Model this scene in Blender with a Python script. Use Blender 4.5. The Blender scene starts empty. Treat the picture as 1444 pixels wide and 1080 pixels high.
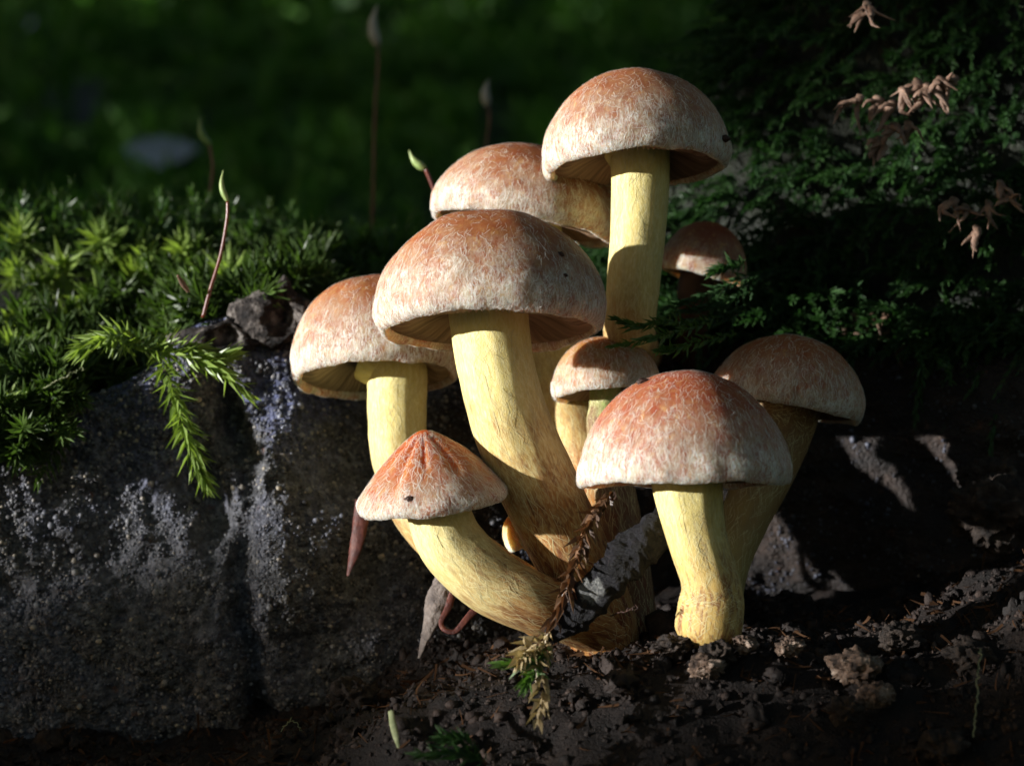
import bpy, math
import numpy as np
from mathutils import Vector, Matrix

# ---------------------------------------------------------------- scene, camera, light
sc = bpy.context.scene
sc.unit_settings.system = 'METRIC'
sc.unit_settings.scale_length = 0.01          # one unit is one centimetre
sc.unit_settings.length_unit = 'CENTIMETERS'
COL = sc.collection
DCAM = 35.0                                   # camera to the plane y = 0, in cm
cam_d = bpy.data.cameras.new('camera'); cam = bpy.data.objects.new('camera', cam_d); COL.objects.link(cam)
cam.location = (0, -DCAM, 0); cam.rotation_euler = (math.radians(90), 0, 0)
cam_d.sensor_width = 36.0; cam_d.lens = 36.0 * DCAM / 14.44
cam_d.clip_start = 0.5; cam_d.clip_end = 20000
cam_d.dof.use_dof = True; cam_d.dof.focus_distance = DCAM - 1.7
cam_d.dof.aperture_fstop = cam_d.lens * 1e-3 / (2 * 0.17)   # lens opening 3.4 mm across
sc.camera = cam

SUN_EL, SUN_FRONT = 6.5, 20.0                # elevation; degrees turned from 'due left' to the viewer
e, f = math.radians(SUN_EL), math.radians(SUN_FRONT)
SUN = Vector((-math.cos(e) * math.cos(f), -math.cos(e) * math.sin(f), math.sin(e)))
w = bpy.data.worlds.new('World'); sc.world = w; w.use_nodes = True
wn = w.node_tree; bg = wn.nodes['Background']
sky = wn.nodes.new('ShaderNodeTexSky'); sky.sky_type = 'NISHITA'; sky.sun_disc = False
sky.sun_elevation = e; sky.sun_rotation = math.atan2(SUN.x, SUN.y)
wn.links.new(sky.outputs[0], bg.inputs[0]); bg.inputs[1].default_value = 0.05
sl = bpy.data.lights.new('sun', 'SUN'); sl.energy = 5.0; sl.angle = math.radians(0.8); sl.color = (1.0, 0.985, 0.96)
so = bpy.data.objects.new('sun', sl); COL.objects.link(so)
so.location = SUN * 300; so.rotation_euler = SUN.to_track_quat('Z', 'Y').to_euler()
vs = sc.view_settings
vs.view_transform = 'Standard'; vs.look = 'None'; vs.exposure = 1.05; vs.gamma = 1.0; vs.use_curve_mapping = False
sc.cycles.use_denoising = True; sc.cycles.use_adaptive_sampling = True; sc.cycles.adaptive_threshold = 0.02
sc.cycles.max_bounces = 6; sc.cycles.transparent_max_bounces = 4

# ---------------------------------------------------------------- helpers
rng = np.random.default_rng(7)
def at(px, py, y=0.0):
    """a pixel of the photograph at depth y, in centimetres"""
    k = (DCAM + y) / DCAM
    return np.array([(px - 722) / 100 * k, y, (540 - py) / 100 * k])
def sc_at(y): return (DCAM + y) / DCAM / 100

def _h(i, j, k, s):
    n = (i.astype(np.int64) * 374761393 + j.astype(np.int64) * 668265263 + k.astype(np.int64) * 2147483647 + s * 974634777) & 0xFFFFFFFF
    n = ((n ^ (n >> 13)) * 1274126177) & 0xFFFFFFFF
    n = ((n ^ (n >> 15)) * 2246822519) & 0xFFFFFFFF
    return ((n ^ (n >> 16)) & 0xFFFFFF) / float(0xFFFFFF)
def noise(P, s=0):
    P = np.asarray(P, float); I = np.floor(P).astype(np.int64); F = P - I; F = F * F * (3 - 2 * F)
    r = 0
    for a in (0, 1):
        for b in (0, 1):
            for c in (0, 1):
                wgt = (F[..., 0] if a else 1 - F[..., 0]) * (F[..., 1] if b else 1 - F[..., 1]) * (F[..., 2] if c else 1 - F[..., 2])
                r = r + wgt * _h(I[..., 0] + a, I[..., 1] + b, I[..., 2] + c, s)
    return r * 2 - 1
def fbm(P, octv=4, s=0, gain=0.5):
    P = np.asarray(P, float); r = 0; a = 1.0; t = 0
    for o in range(octv):
        r = r + a * noise(P * 2.03 ** o + o * 17.3, s + o); t += a; a *= gain
    return r / t
def ss(a, b, x):
    t = np.clip((np.asarray(x, float) - a) / (b - a), 0, 1); return t * t * (3 - 2 * t)
def nrm(v): return v / np.maximum(np.linalg.norm(v, axis=-1, keepdims=True), 1e-9)

def make_mesh(name, V, faces, attrs=None, smooth=True):
    """faces: list of (n,3) / (n,4) index arrays; attrs: name -> per-vertex floats or vectors"""
    V = np.ascontiguousarray(V, np.float32); me = bpy.data.meshes.new(name)
    faces = [np.asarray(q, np.int32) for q in faces if len(q)]
    me.vertices.add(len(V)); me.vertices.foreach_set('co', V.ravel())
    nl = sum(q.size for q in faces); me.loops.add(nl)
    me.loops.foreach_set('vertex_index', np.concatenate([q.ravel() for q in faces]))
    cnt = np.concatenate([np.full(len(q), q.shape[1], np.int32) for q in faces])
    st = np.concatenate([[0], np.cumsum(cnt)[:-1]]).astype(np.int32)
    me.polygons.add(len(cnt)); me.polygons.foreach_set('loop_start', st)
    me.polygons.foreach_set('use_smooth', np.full(len(cnt), smooth, bool))
    me.update(calc_edges=True)
    for k, a in (attrs or {}).items():
        a = np.ascontiguousarray(a, np.float32)
        if a.ndim == 1: at_ = me.attributes.new(k, 'FLOAT', 'POINT'); at_.data.foreach_set('value', a)
        else: at_ = me.attributes.new(k, 'FLOAT_VECTOR', 'POINT'); at_.data.foreach_set('vector', a.ravel())
    return me
def link(name, me, mat=None, parent=None, loc=None):
    o = bpy.data.objects.new(name, me); COL.objects.link(o)
    if mat is not None and me is not None and not me.materials: me.materials.append(mat)
    if parent is not None: o.parent = parent
    if loc is not None: o.location = [float(c) for c in loc]
    return o
def tag(o, label=None, cat=None, group=None, kind=None):
    if label: o['label'] = label
    if cat: o['category'] = cat
    if group: o['group'] = group
    if kind: o['kind'] = kind
    return o
def empty(name, loc, label, cat, group=None):
    o = bpy.data.objects.new(name, None); COL.objects.link(o); o.location = [float(c) for c in loc]
    o.empty_display_size = 0.2
    return tag(o, label, cat, group)
def grid_faces(n, m, wrap=False):
    """n rows x m columns; wrap joins the last column to the first"""
    i = np.arange(n - 1)[:, None]; mm = m if wrap else m - 1; j = np.arange(mm)[None, :]
    j2 = (j + 1) % m
    return np.stack(np.broadcast_arrays(i * m + j, i * m + j2, (i + 1) * m + j2, (i + 1) * m + j), -1).reshape(-1, 4)
def catmull(P, n):
    P = np.asarray(P, float); Q = np.vstack([2 * P[0] - P[1], P, 2 * P[-1] - P[-2]])
    t = np.linspace(0, len(P) - 1 - 1e-6, n); i = t.astype(int); u = (t - i)[:, None]
    a, b, c, d = Q[i], Q[i + 1], Q[i + 2], Q[i + 3]
    return 0.5 * (2 * b + (c - a) * u + (2 * a - 5 * b + 4 * c - d) * u * u + (3 * b - a - 3 * c + d) * u ** 3)
def frames(C):
    T = nrm(np.gradient(C, axis=0)); n = len(C); A = np.zeros_like(C)
    r = np.array([0.0, -1.0, 0.0]); r = r - T[0] * (r @ T[0])
    if np.linalg.norm(r) < 0.1: r = np.array([1.0, 0, 0]) - T[0] * T[0][0]
    r = r / np.linalg.norm(r)
    for i in range(n):
        r = r - T[i] * (r @ T[i]); r = r / np.linalg.norm(r); A[i] = r
    return T, A, np.cross(T, A)
def tube(C, R, seg=12, flat=1.0, cap=True):
    T, A, B = frames(C); th = np.linspace(0, 2 * np.pi, seg, endpoint=False)
    V = C[:, None] + R[:, None, None] * (np.cos(th)[None, :, None] * A[:, None] * flat + np.sin(th)[None, :, None] * B[:, None])
    n = len(C); V = V.reshape(-1, 3); F = [grid_faces(n, seg, True)]
    if cap:
        V = np.vstack([V, C[0], C[-1]]); k = np.arange(seg); k2 = (k + 1) % seg
        F.append(np.stack([k2, k, np.full(seg, n * seg)], 1)); F.append(np.stack([(n - 1) * seg + k, (n - 1) * seg + k2, np.full(seg, n * seg + 1)], 1))
    return V, F
def merge(parts):
    """parts: list of (V, [faces]) -> one (V, [tri, quad])"""
    Vs, T3, T4, o = [], [], [], 0
    for V, Fs in parts:
        Vs.append(V)
        for q in Fs: (T3 if q.shape[1] == 3 else T4).append(q + o)
        o += len(V)
    F = []
    if T3: F.append(np.vstack(T3))
    if T4: F.append(np.vstack(T4))
    return np.vstack(Vs), F
# little icosphere for granules and crumbs
_p = (1 + 5 ** 0.5) / 2
ICO_V = nrm(np.array([(-1, _p, 0), (1, _p, 0), (-1, -_p, 0), (1, -_p, 0), (0, -1, _p), (0, 1, _p), (0, -1, -_p), (0, 1, -_p), (_p, 0, -1), (_p, 0, 1), (-_p, 0, -1), (-_p, 0, 1)], float))
ICO_F = np.array([(0, 11, 5), (0, 5, 1), (0, 1, 7), (0, 7, 10), (0, 10, 11), (1, 5, 9), (5, 11, 4), (11, 10, 2), (10, 7, 6), (7, 1, 8), (3, 9, 4), (3, 4, 2), (3, 2, 6), (3, 6, 8), (3, 8, 9), (4, 9, 5), (2, 4, 11), (6, 2, 10), (8, 6, 7), (9, 8, 1)])
def ico(sub):
    V, F = [tuple(v) for v in ICO_V], [tuple(q) for q in ICO_F]
    for _ in range(sub):
        mid, G = {}, []
        def m(a, b):
            k = (min(a, b), max(a, b))
            if k not in mid:
                p = (np.array(V[a]) + np.array(V[b])) / 2; V.append(tuple(p / np.linalg.norm(p))); mid[k] = len(V) - 1
            return mid[k]
        for a, b, c in F:
            x, y, z = m(a, b), m(b, c), m(c, a); G += [(a, x, z), (b, y, x), (c, z, y), (x, y, z)]
        F = G
    return np.array(V), np.array(F)
def blobs(P, R, sub=0, rough=0.0, squash=0.15, r=rng):
    """many small lumps as one mesh: returns V, F, owner index"""
    U, F = ico(sub); n, m = len(P), len(U)
    S = 1 + r.uniform(-squash, squash, (n, 1, 3))
    a = r.uniform(0, 6.28, n); ca, sa = np.cos(a)[:, None], np.sin(a)[:, None]
    X = np.stack([U[None, :, 0] * ca - U[None, :, 1] * sa, U[None, :, 0] * sa + U[None, :, 1] * ca, np.broadcast_to(U[None, :, 2], (n, m))], -1)
    V = X * S * np.asarray(R)[:, None, None]
    if rough: V = V * (1 + rough * r.uniform(-1, 1, (n, m, 1)))
    V = (V + P[:, None]).reshape(-1, 3)
    return V, (F[None] + (np.arange(n) * m)[:, None, None]).reshape(-1, 3), np.repeat(np.arange(n), m)

def ribbons(Q, side, wd, tint):
    """Q: n x k points; flat tapering ribbons"""
    n, k, _ = Q.shape; wv = (np.asarray(wd)[:, None] * (1 - 0.75 * np.linspace(0, 1, k) ** 2)[None])[..., None]
    V = np.stack([Q - side * wv / 2, Q + side * wv / 2], 2).reshape(-1, 3)
    b = (np.arange(n) * k * 2)[:, None] + (np.arange(k - 1) * 2)[None]
    F = np.stack([b, b + 1, b + 3, b + 2], -1).reshape(-1, 4)
    return V, F, np.repeat(tint, k * 2)

# ---------------------------------------------------------------- materials
class Mat:
    def __init__(s, name):
        s.m = bpy.data.materials.new(name); s.m.use_nodes = True; s.t = s.m.node_tree
        s.t.nodes.clear(); s.out = s.t.nodes.new('ShaderNodeOutputMaterial')
    def n(s, typ, ins=None, **kw):
        nd = s.t.nodes.new('ShaderNode' + typ)
        for k, v in kw.items(): setattr(nd, k, v)
        for k, v in (ins or {}).items(): s.put(nd.inputs[k], v)
        return nd
    def put(s, sock, v):
        if isinstance(v, bpy.types.NodeSocket): s.t.links.new(v, sock)
        elif isinstance(v, tuple) and len(v) == 3 and sock.type == 'RGBA': sock.default_value = (*v, 1)
        else: sock.default_value = v
    def math(s, op, a, b=0.0, clamp=False):
        nd = s.n('Math', operation=op, use_clamp=clamp); s.put(nd.inputs[0], a); s.put(nd.inputs[1], b); return nd.outputs[0]
    def vmul(s, a, b):
        nd = s.n('VectorMath', operation='MULTIPLY'); s.put(nd.inputs[0], a); s.put(nd.inputs[1], b); return nd.outputs[0]
    def vadd(s, a, b):
        nd = s.n('VectorMath', operation='ADD'); s.put(nd.inputs[0], a); s.put(nd.inputs[1], b); return nd.outputs[0]
    def ramp(s, x, stops, interp='LINEAR'):
        nd = s.n('ValToRGB'); s.put(nd.inputs[0], x); cr = nd.color_ramp; cr.interpolation = interp
        while len(cr.elements) < len(stops): cr.elements.new(0.5)
        for el, (p, c) in zip(cr.elements, stops):
            el.position = p; el.color = (c, c, c, 1) if isinstance(c, (int, float)) else (*c, 1)
        return nd.outputs[0]
    def mix(s, fac, a, b, mode='MIX'):
        nd = s.n('Mix', data_type='RGBA', blend_type=mode); s.put(nd.inputs[0], fac); s.put(nd.inputs[6], a); s.put(nd.inputs[7], b); return nd.outputs[2]
    def noise(s, vec, scale, detail=3.0, rough=0.55, dist=0.0):
        return s.n('TexNoise', {'Vector': vec, 'Scale': scale, 'Detail': detail, 'Roughness': rough, 'Distortion': dist}).outputs[0]
    def attr(s, name, vec=False):
        nd = s.n('Attribute', attribute_name=name); return nd.outputs['Vector' if vec else 'Fac']
    def obj(s): return s.n('TexCoord').outputs['Object']
    def bump(s, h, strength, dist, normal=None):
        i = {'Height': h, 'Strength': strength, 'Distance': dist}
        if normal is not None: i['Normal'] = normal
        return s.n('Bump', i).outputs[0]
    def bsdf(s, **k):
        nd = s.n('BsdfPrincipled')
        for a, v in k.items(): s.put(nd.inputs[a.replace('_', ' ')], v)
        return nd.outputs[0]
    def end(s, sh): s.t.links.new(sh, s.out.inputs[0]); return s.m

def cap_material(name, top=(0.42, 0.13, 0.05), mid=(0.46, 0.20, 0.10), rim=(0.40, 0.33, 0.23), frost=0.55, bias=0.0, offs=0.0):
    top = (top[0] * 0.78, top[1] * 0.80, top[2] * 0.65); mid = (mid[0] * 0.74, mid[1] * 0.76, mid[2] * 0.62)
    M = Mat(name); pol = M.attr('pol', True); h = M.attr('h'); ob = M.obj()
    oo = M.vadd(ob, (offs, offs * 1.7, offs * 0.6))
    big = M.noise(oo, 1.6, 4.0, 0.6)
    hh = M.math('ADD', M.math('ADD', h, M.math('MULTIPLY', M.math('SUBTRACT', big, 0.5), 0.42)), bias)
    base = M.ramp(hh, [(0.15, top), (0.50, mid), (0.78, tuple(0.5 * a + 0.5 * b for a, b in zip(mid, rim))), (0.97, rim)])
    blot = M.noise(oo, 6.0, 4.0, 0.65)
    base = M.mix(M.ramp(blot, [(0.42, 0.0), (0.62, 0.7)]), base, tuple(c * k for c, k in zip(top, (0.95, 0.8, 0.7))))
    base = M.mix(M.ramp(M.noise(oo, 11.0, 3.0, 0.6), [(0.56, 0.0), (0.72, 0.5)]), base, (0.48, 0.28, 0.085))
    cr = M.attr('crease')
    base = M.mix(M.math('MULTIPLY', cr, 0.85), base, (0.50, 0.14, 0.02))
    # silky veil: streaks that run down the cap, wandering
    wob = M.n('TexNoise', {'Vector': oo, 'Scale': 5.0, 'Detail': 2.0}).outputs[1]
    pv = M.vadd(M.vadd(pol, (offs, offs, offs)), M.vmul(wob, (0.10, 0.10, 0.25)))
    st1 = M.noise(M.vmul(pv, (34, 34, 6.0)), 1.0, 4.0, 0.68, 0.5)
    st2 = M.noise(M.vmul(pv, (70, 70, 14.0)), 1.0, 3.0, 0.65, 1.0)
    fine = M.noise(oo, 48.0, 3.0, 0.7, 1.4)
    veil = M.math('ADD', M.math('MULTIPLY', st1, 0.34), M.math('ADD', M.math('MULTIPLY', st2, 0.36), M.math('MULTIPLY', fine, 0.32)))
    vm = M.ramp(veil, [(0.48, 0.0), (0.58, 1.0)])
    patch = M.ramp(M.noise(oo, 3.2, 4.0, 0.65), [(0.32, 0.25), (0.62, 1.0)])
    amt = M.math('MULTIPLY', M.math('MULTIPLY', vm, patch), M.ramp(hh, [(0.15, frost * 0.15), (0.5, frost * 0.45), (0.74, frost * 1.3), (0.92, min(1, frost * 2.1))]))
    vcol = M.ramp(hh, [(0.25, (0.58, 0.38, 0.16)), (0.55, (0.66, 0.58, 0.45)), (0.85, (0.73, 0.74, 0.70))])
    col = M.mix(amt, base, vcol)
    dirt = M.ramp(M.noise(oo, 18.0, 2.0, 0.5), [(0.74, 0.0), (0.78, 0.7)])
    col = M.mix(dirt, col, (0.12, 0.05, 0.02))
    nb = M.bump(veil, 0.2, 0.03); nb = M.bump(big, 0.2, 0.10, nb)
    sh = M.bsdf(Base_Color=col, Roughness=0.62, Normal=nb, Subsurface_Weight=1.0, Subsurface_Radius=(0.30, 0.20, 0.14), Subsurface_Scale=1.4,
                Specular_IOR_Level=0.25)
    return M.end(sh)

def stem_material(name, top=(0.68, 0.585, 0.21), low=(0.34, 0.15, 0.042), rust=(0.15, 0.04, 0.015), rustiness=0.5, offs=0.0, reach=1.0, pale=(0.76, 0.70, 0.38)):
    M = Mat(name); pol = M.attr('pol', True); h = M.attr('h'); ob = M.vadd(M.obj(), (offs, offs, offs))
    big = M.noise(ob, 2.2, 4.0, 0.6)
    hh = M.math('ADD', h, M.math('MULTIPLY', M.math('SUBTRACT', big, 0.5), 0.5))
    base = M.ramp(hh, [(0.0, top), (0.28 * reach, tuple(0.75 * a + 0.25 * b for a, b in zip(top, low))), (0.62 * reach, low)])
    pv = M.vadd(pol, (offs, offs, offs))
    st = M.noise(M.vmul(pv, (11, 11, 2.6)), 1.0, 5.0, 0.72, 0.5)
    st2 = M.noise(M.vmul(pv, (30, 30, 9.0)), 1.0, 4.0, 0.65, 0.6)
    fine = M.noise(ob, 55.0, 3.0, 0.7)
    base = M.mix(M.math('MULTIPLY', M.ramp(st2, [(0.42, 0.0), (0.66, 0.7)]), M.ramp(hh, [(0.2, 1.0), (0.8, 0.25)])), base, pale)
    rm = M.math('MULTIPLY', M.ramp(st, [(0.48, 0.0), (0.60, 1.0)]), M.ramp(hh, [(0.18, 0.05), (0.7, min(1.0, rustiness))]))
    base = M.mix(rm, base, rust)
    nb = M.bump(fine, 0.35, 0.03)
    return M.end(M.bsdf(Base_Color=base, Roughness=0.55, Normal=nb, Specular_IOR_Level=0.25))

def simple(name, cols, scale=4.0, rough=0.7, bump=0.4, bscale=25.0, bdist=0.03, spec=0.3, tint=False, sss=0.0):
    M = Mat(name); ob = M.obj(); c = M.ramp(M.noise(ob, scale, 5.0, 0.62), cols)
    if tint:
        c = M.mix(1.0, c, M.ramp(M.attr('tint'), [(0.0, 0.45), (1.0, 1.35)]), 'MULTIPLY')
    nb = M.bump(M.noise(ob, bscale, 4.0, 0.65), bump, bdist)
    k = dict(Base_Color=c, Roughness=rough, Normal=nb, Specular_IOR_Level=spec)
    if sss: k.update(Subsurface_Weight=sss, Subsurface_Radius=(0.1, 0.05, 0.03), Subsurface_Scale=0.4)
    return M.end(M.bsdf(**k))

def moss_material(name, dark, light, trans, rough=0.38, spec=0.5, tw=0.4):
    M = Mat(name); t = M.attr('tint'); tip = M.attr('tip')
    c = M.mix(t, dark, light); c = M.mix(M.math('MULTIPLY', tip, 0.45), c, tuple(min(1, x * 1.7 + 0.04) for x in light))
    p = M.bsdf(Base_Color=c, Roughness=rough, Specular_IOR_Level=spec)
    tr = M.n('BsdfTranslucent', {'Color': M.mix(t, trans, tuple(x * 1.5 for x in trans))}).outputs[0]
    mx = M.n('MixShader', {0: tw}); M.t.links.new(p, mx.inputs[1]); M.t.links.new(tr, mx.inputs[2])
    return M.end(mx.outputs[0])

def fibre_material(name, col, trans=0.5):
    M = Mat(name); c = M.mix(M.attr('tint'), tuple(x * 0.6 for x in col), col)
    d = M.n('BsdfDiffuse', {'Color': c}).outputs[0]; tr = M.n('BsdfTranslucent', {'Color': c}).outputs[0]
    mx = M.n('MixShader', {0: trans}); M.t.links.new(d, mx.inputs[1]); M.t.links.new(tr, mx.inputs[2])
    return M.end(mx.outputs[0])

MAT = {}
MAT['fibre'] = fibre_material('white_silk', (0.82, 0.81, 0.75))
MAT['fibre_y'] = fibre_material('yellow_silk', (0.80, 0.73, 0.42), 0.1)
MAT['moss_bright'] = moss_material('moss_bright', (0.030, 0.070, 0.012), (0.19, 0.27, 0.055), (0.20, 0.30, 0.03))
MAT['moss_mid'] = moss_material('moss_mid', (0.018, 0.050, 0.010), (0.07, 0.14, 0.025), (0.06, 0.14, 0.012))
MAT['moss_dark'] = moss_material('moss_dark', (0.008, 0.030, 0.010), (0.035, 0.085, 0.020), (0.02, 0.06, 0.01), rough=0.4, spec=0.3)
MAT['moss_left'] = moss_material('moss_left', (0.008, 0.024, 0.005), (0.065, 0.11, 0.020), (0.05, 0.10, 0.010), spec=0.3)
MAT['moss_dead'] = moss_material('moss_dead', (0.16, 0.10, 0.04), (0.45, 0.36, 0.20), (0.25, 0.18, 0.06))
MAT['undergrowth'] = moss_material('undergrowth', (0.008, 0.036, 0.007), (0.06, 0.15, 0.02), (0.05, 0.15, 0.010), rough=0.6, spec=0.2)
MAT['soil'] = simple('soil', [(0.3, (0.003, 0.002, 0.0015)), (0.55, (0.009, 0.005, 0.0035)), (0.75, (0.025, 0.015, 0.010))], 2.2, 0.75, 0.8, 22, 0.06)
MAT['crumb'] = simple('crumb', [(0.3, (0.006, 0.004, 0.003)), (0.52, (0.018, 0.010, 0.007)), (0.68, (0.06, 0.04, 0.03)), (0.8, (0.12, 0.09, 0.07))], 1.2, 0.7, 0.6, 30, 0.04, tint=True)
MAT['clod'] = simple('clod', [(0.38, (0.015, 0.009, 0.006)), (0.52, (0.11, 0.07, 0.048)), (0.72, (0.38, 0.30, 0.24))], 4.0, 0.8, 0.8, 20, 0.05)
MAT['tan'] = simple('tan_lobe', [(0.3, (0.08, 0.045, 0.03)), (0.6, (0.22, 0.14, 0.10)), (0.8, (0.36, 0.27, 0.21))], 5.0, 0.55, 0.4, 22, 0.03, sss=0.15)
MAT['bark'] = None
# ---------------------------------------------------------------- log (the dead wood the mushrooms grow from)
def log_material():
    M = Mat('lichened_dead_wood'); ob = M.obj(); x = M.n('SeparateXYZ', {0: ob}).outputs[0]
    wood = M.ramp(M.noise(M.vmul(ob, (1.0, 1.0, 2.4)), 1.2, 6.0, 0.65), [(0.3, (0.004, 0.003, 0.003)), (0.55, (0.018, 0.011, 0.008)), (0.75, (0.05, 0.03, 0.02))])
    lich = M.ramp(M.noise(ob, 7.0, 5.0, 0.7), [(0.32, (0.016, 0.016, 0.018)), (0.5, (0.08, 0.081, 0.085)), (0.72, (0.22, 0.22, 0.225))])
    zz = M.n('SeparateXYZ', {0: ob}).outputs[2]
    blue = M.math('MULTIPLY', M.ramp(M.noise(ob, 0.9, 3.0, 0.55), [(0.36, 0.0), (0.56, 1.0)]), M.n('MapRange', {0: zz, 1: -2.2, 2: -0.2, 3: 0.15, 4: 1.0}).outputs[0])
    lich = M.mix(blue, lich, M.mix(1.0, lich, (0.75, 0.85, 1.6), 'MULTIPLY'))
    side = M.n('MapRange', {0: x, 1: -2.0, 2: 1.5, 3: 0.18, 4: -0.45}).outputs[0]  # lichen thins to the right, cut further to darken a sunlit patch
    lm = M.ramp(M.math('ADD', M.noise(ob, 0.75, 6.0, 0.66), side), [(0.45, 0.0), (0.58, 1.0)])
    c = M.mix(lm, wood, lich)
    c = M.mix(M.ramp(M.noise(ob, 3.4, 3.0, 0.6), [(0.66, 0.0), (0.76, 0.7)]), c, (0.13, 0.045, 0.018))
    c = M.mix(M.attr('top'), c, M.ramp(M.noise(ob, 2.0, 5.0, 0.65), [(0.35, (0.004, 0.006, 0.003)), (0.65, (0.014, 0.018, 0.008))]))
    v = M.n('TexVoronoi', {'Vector': ob, 'Scale': 16.0}, feature='F1').outputs[0]
    v2 = M.n('TexVoronoi', {'Vector': ob, 'Scale': 34.0}, feature='F1').outputs[0]
    hgt = M.math('SUBTRACT', M.math('MULTIPLY', M.noise(ob, 12.0, 6.0, 0.7), 1.0), M.math('ADD', M.math('MULTIPLY', v, 0.7), M.math('MULTIPLY', v2, 0.35)))
    nb = M.bump(hgt, 0.9, 0.06)
    return M.end(M.bsdf(Base_Color=c, Roughness=0.6, Normal=nb, Specular_IOR_Level=0.4))
MAT['log'] = log_material()

XK = np.array([-12, -7.2, -5.7, -4.8, -3.9, -3.3, -2.8, -2.0, -0.5, 1.5, 3.0, 5.0, 7.2, 12])
ZTOP = np.interp
def ztop(x):
    return np.interp(x, XK, [-0.5, -0.25, 0.15, 0.75, 1.05, 1.42, 1.15, 0.6, 0.5, 0.6, 0.75, 0.75, 0.6, 0.6]) + 0.22 * fbm(np.stack([x * 1.1, 0 * x, 0 * x], -1), 3, 88)
def yface0(x):      # how far back the face stands at its top
    return np.interp(x, XK, [0.4, 1.1, 1.3, 1.5, 1.7, 1.9, 2.5, 3.0, 3.0, 3.2, 3.0, 2.6, 2.0, 1.4])
def yfoot(x):       # and at its foot
    return np.interp(x, XK, [-0.2, 0.5, 0.6, 0.7, 0.7, 0.7, 0.8, 0.9, 1.1, 2.6, 3.2, 2.8, 1.7, 0.8])
def zcrest(x):
    return np.interp(x, [-12, -6, -3, 0, 1.6, 2.4, 3.2, 4.2, 6, 12], [2.4, 2.2, 1.9, 1.9, 2.3, 3.7, 4.8, 5.9, 7.5, 9.0])
def wcrest(x): return np.interp(x, [-12, -4, 0, 2, 3.5, 12], [5, 5, 8, 5, 3.0, 3.0])
def log_point(x, v):
    """v in 0..1: face from foot to top; v in 1..2: top surface going back"""
    x = np.asarray(x, float); v = np.asarray(v, float)
    zt = ztop(x); a = np.clip(v, 0, 1); b = np.clip(v - 1, 0, 1)
    z = -8 + (zt + 8) * a
    hh = (zt - z)
    yf = yfoot(x) + (yface0(x) - yfoot(x)) * ss(4.5, 0.0, hh) + 0.45 * np.exp(-hh / 0.35)
    back = b ** 1.5 * 13
    y = yf + back
    z = z + (zcrest(x) - zt) * ss(0, 1, back / wcrest(x)) 
    P = np.stack([x, y, z], -1)
    # relief: broad hollows, a crack, lumps
    front = 1 - ss(0.0, 0.25, b)
    dy = 0.50 * fbm(P * 0.55, 4, 3) + 0.22 * fbm(P * 1.5, 5, 9, 0.6) + 0.10 * np.abs(fbm(P * 4.2, 4, 21))
    crack = np.exp(-((x + 4.15 + 0.3 * fbm(P * 1.1, 3, 57) + 0.22 * np.sin(z * 1.3) + 0.18 * (z + 1)) / 0.2) ** 2) * ss(0.6, -0.6, z) 
    crack2 = np.exp(-((x + 4.45 + 0.25 * (z + 1.4)) / 0.34) ** 2) * np.exp(-((z + 1.5) / 0.7) ** 2)
    wv = ss(-0.3, 0.4, fbm(P * 0.9, 3, 55)); dy = dy + 0.75 * crack * (0.4 + 0.6 * wv) + 0.7 * crack2
    P[..., 1] += dy * (0.25 + 0.75 * front)
    P[..., 2] += (0.12 * fbm(P * 1.3, 4, 31) + 0.04 * fbm(P * 6, 2, 5)) * (1 + 0.6 * b)
    P[..., 0] += 0.06 * fbm(P * 3.1, 2, 41)
    return P
gx = np.linspace(-12, 12, 480); gv = np.concatenate([np.linspace(0.1, 1, 240), 1 + np.linspace(0.004, 1, 90)])
GX, GV = np.meshgrid(gx, gv); LP = log_point(GX, GV)
rotten_log = link('rotten_log', make_mesh('rotten_log', LP.reshape(-1, 3), [grid_faces(len(gv), len(gx))], {'top': ss(0.99, 1.06, GV).ravel()}), MAT['log'])
tag(rotten_log, 'rotten log face crusted with bluish grey granular lichen behind the mushrooms', 'log')
# granules of the lichen crust: far too many to count, one part of the log
def log_normal(x, v, d=0.02):
    a = log_point(x + d, v) - log_point(x - d, v); b = log_point(x, v + d * 0.1) - log_point(x, v - d * 0.1)
    n = nrm(np.cross(a, b)); n[n[:, 1] > 0] *= -1; return n
r1 = np.random.default_rng(11)
N = 52000
x = r1.uniform(-7.6, 7.6, N); v = r1.uniform(0.30, 1.0, N); P = log_point(x, v)
den = fbm(P * 1.4, 4, 77) + 0.5 * fbm(P * 5, 2, 78) + np.where(x < -0.5, 0.36, 0.0)
keep = (den > r1.uniform(-0.3, 0.35, N)) & ((x < 1.5) | (r1.random(N) < 0.25)); P = P[keep]
R = np.clip(r1.lognormal(-4.0, 0.45, len(P)), 0.008, 0.06)
Vb, Fb, ow = blobs(P, R, 0, 0.1, 0.2, r1)
tint = r1.random(len(P)) ** 1.7 * np.where(P[:, 0] > 0.2, 0.45, 0.97)  # granules coloured darker on the right to tone down stray sun
gran_mat = Mat('lichen_granule'); _t = gran_mat.attr('tint')
_c = gran_mat.ramp(_t, [(0.0, (0.02, 0.019, 0.02)), (0.5, (0.07, 0.07, 0.072)), (0.85, (0.20, 0.195, 0.185)), (0.97, (0.36, 0.30, 0.21)), (1.0, (0.28, 0.09, 0.03))])
_c = gran_mat.mix(gran_mat.ramp(gran_mat.noise(gran_mat.obj(), 0.9, 3.0, 0.55), [(0.42, 0.0), (0.62, 0.6)]), _c, gran_mat.mix(_t, (0.025, 0.03, 0.055), (0.18, 0.20, 0.28)))
MAT['granule'] = gran_mat.end(gran_mat.bsdf(Base_Color=_c, Roughness=0.5, Specular_IOR_Level=0.45))
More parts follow.
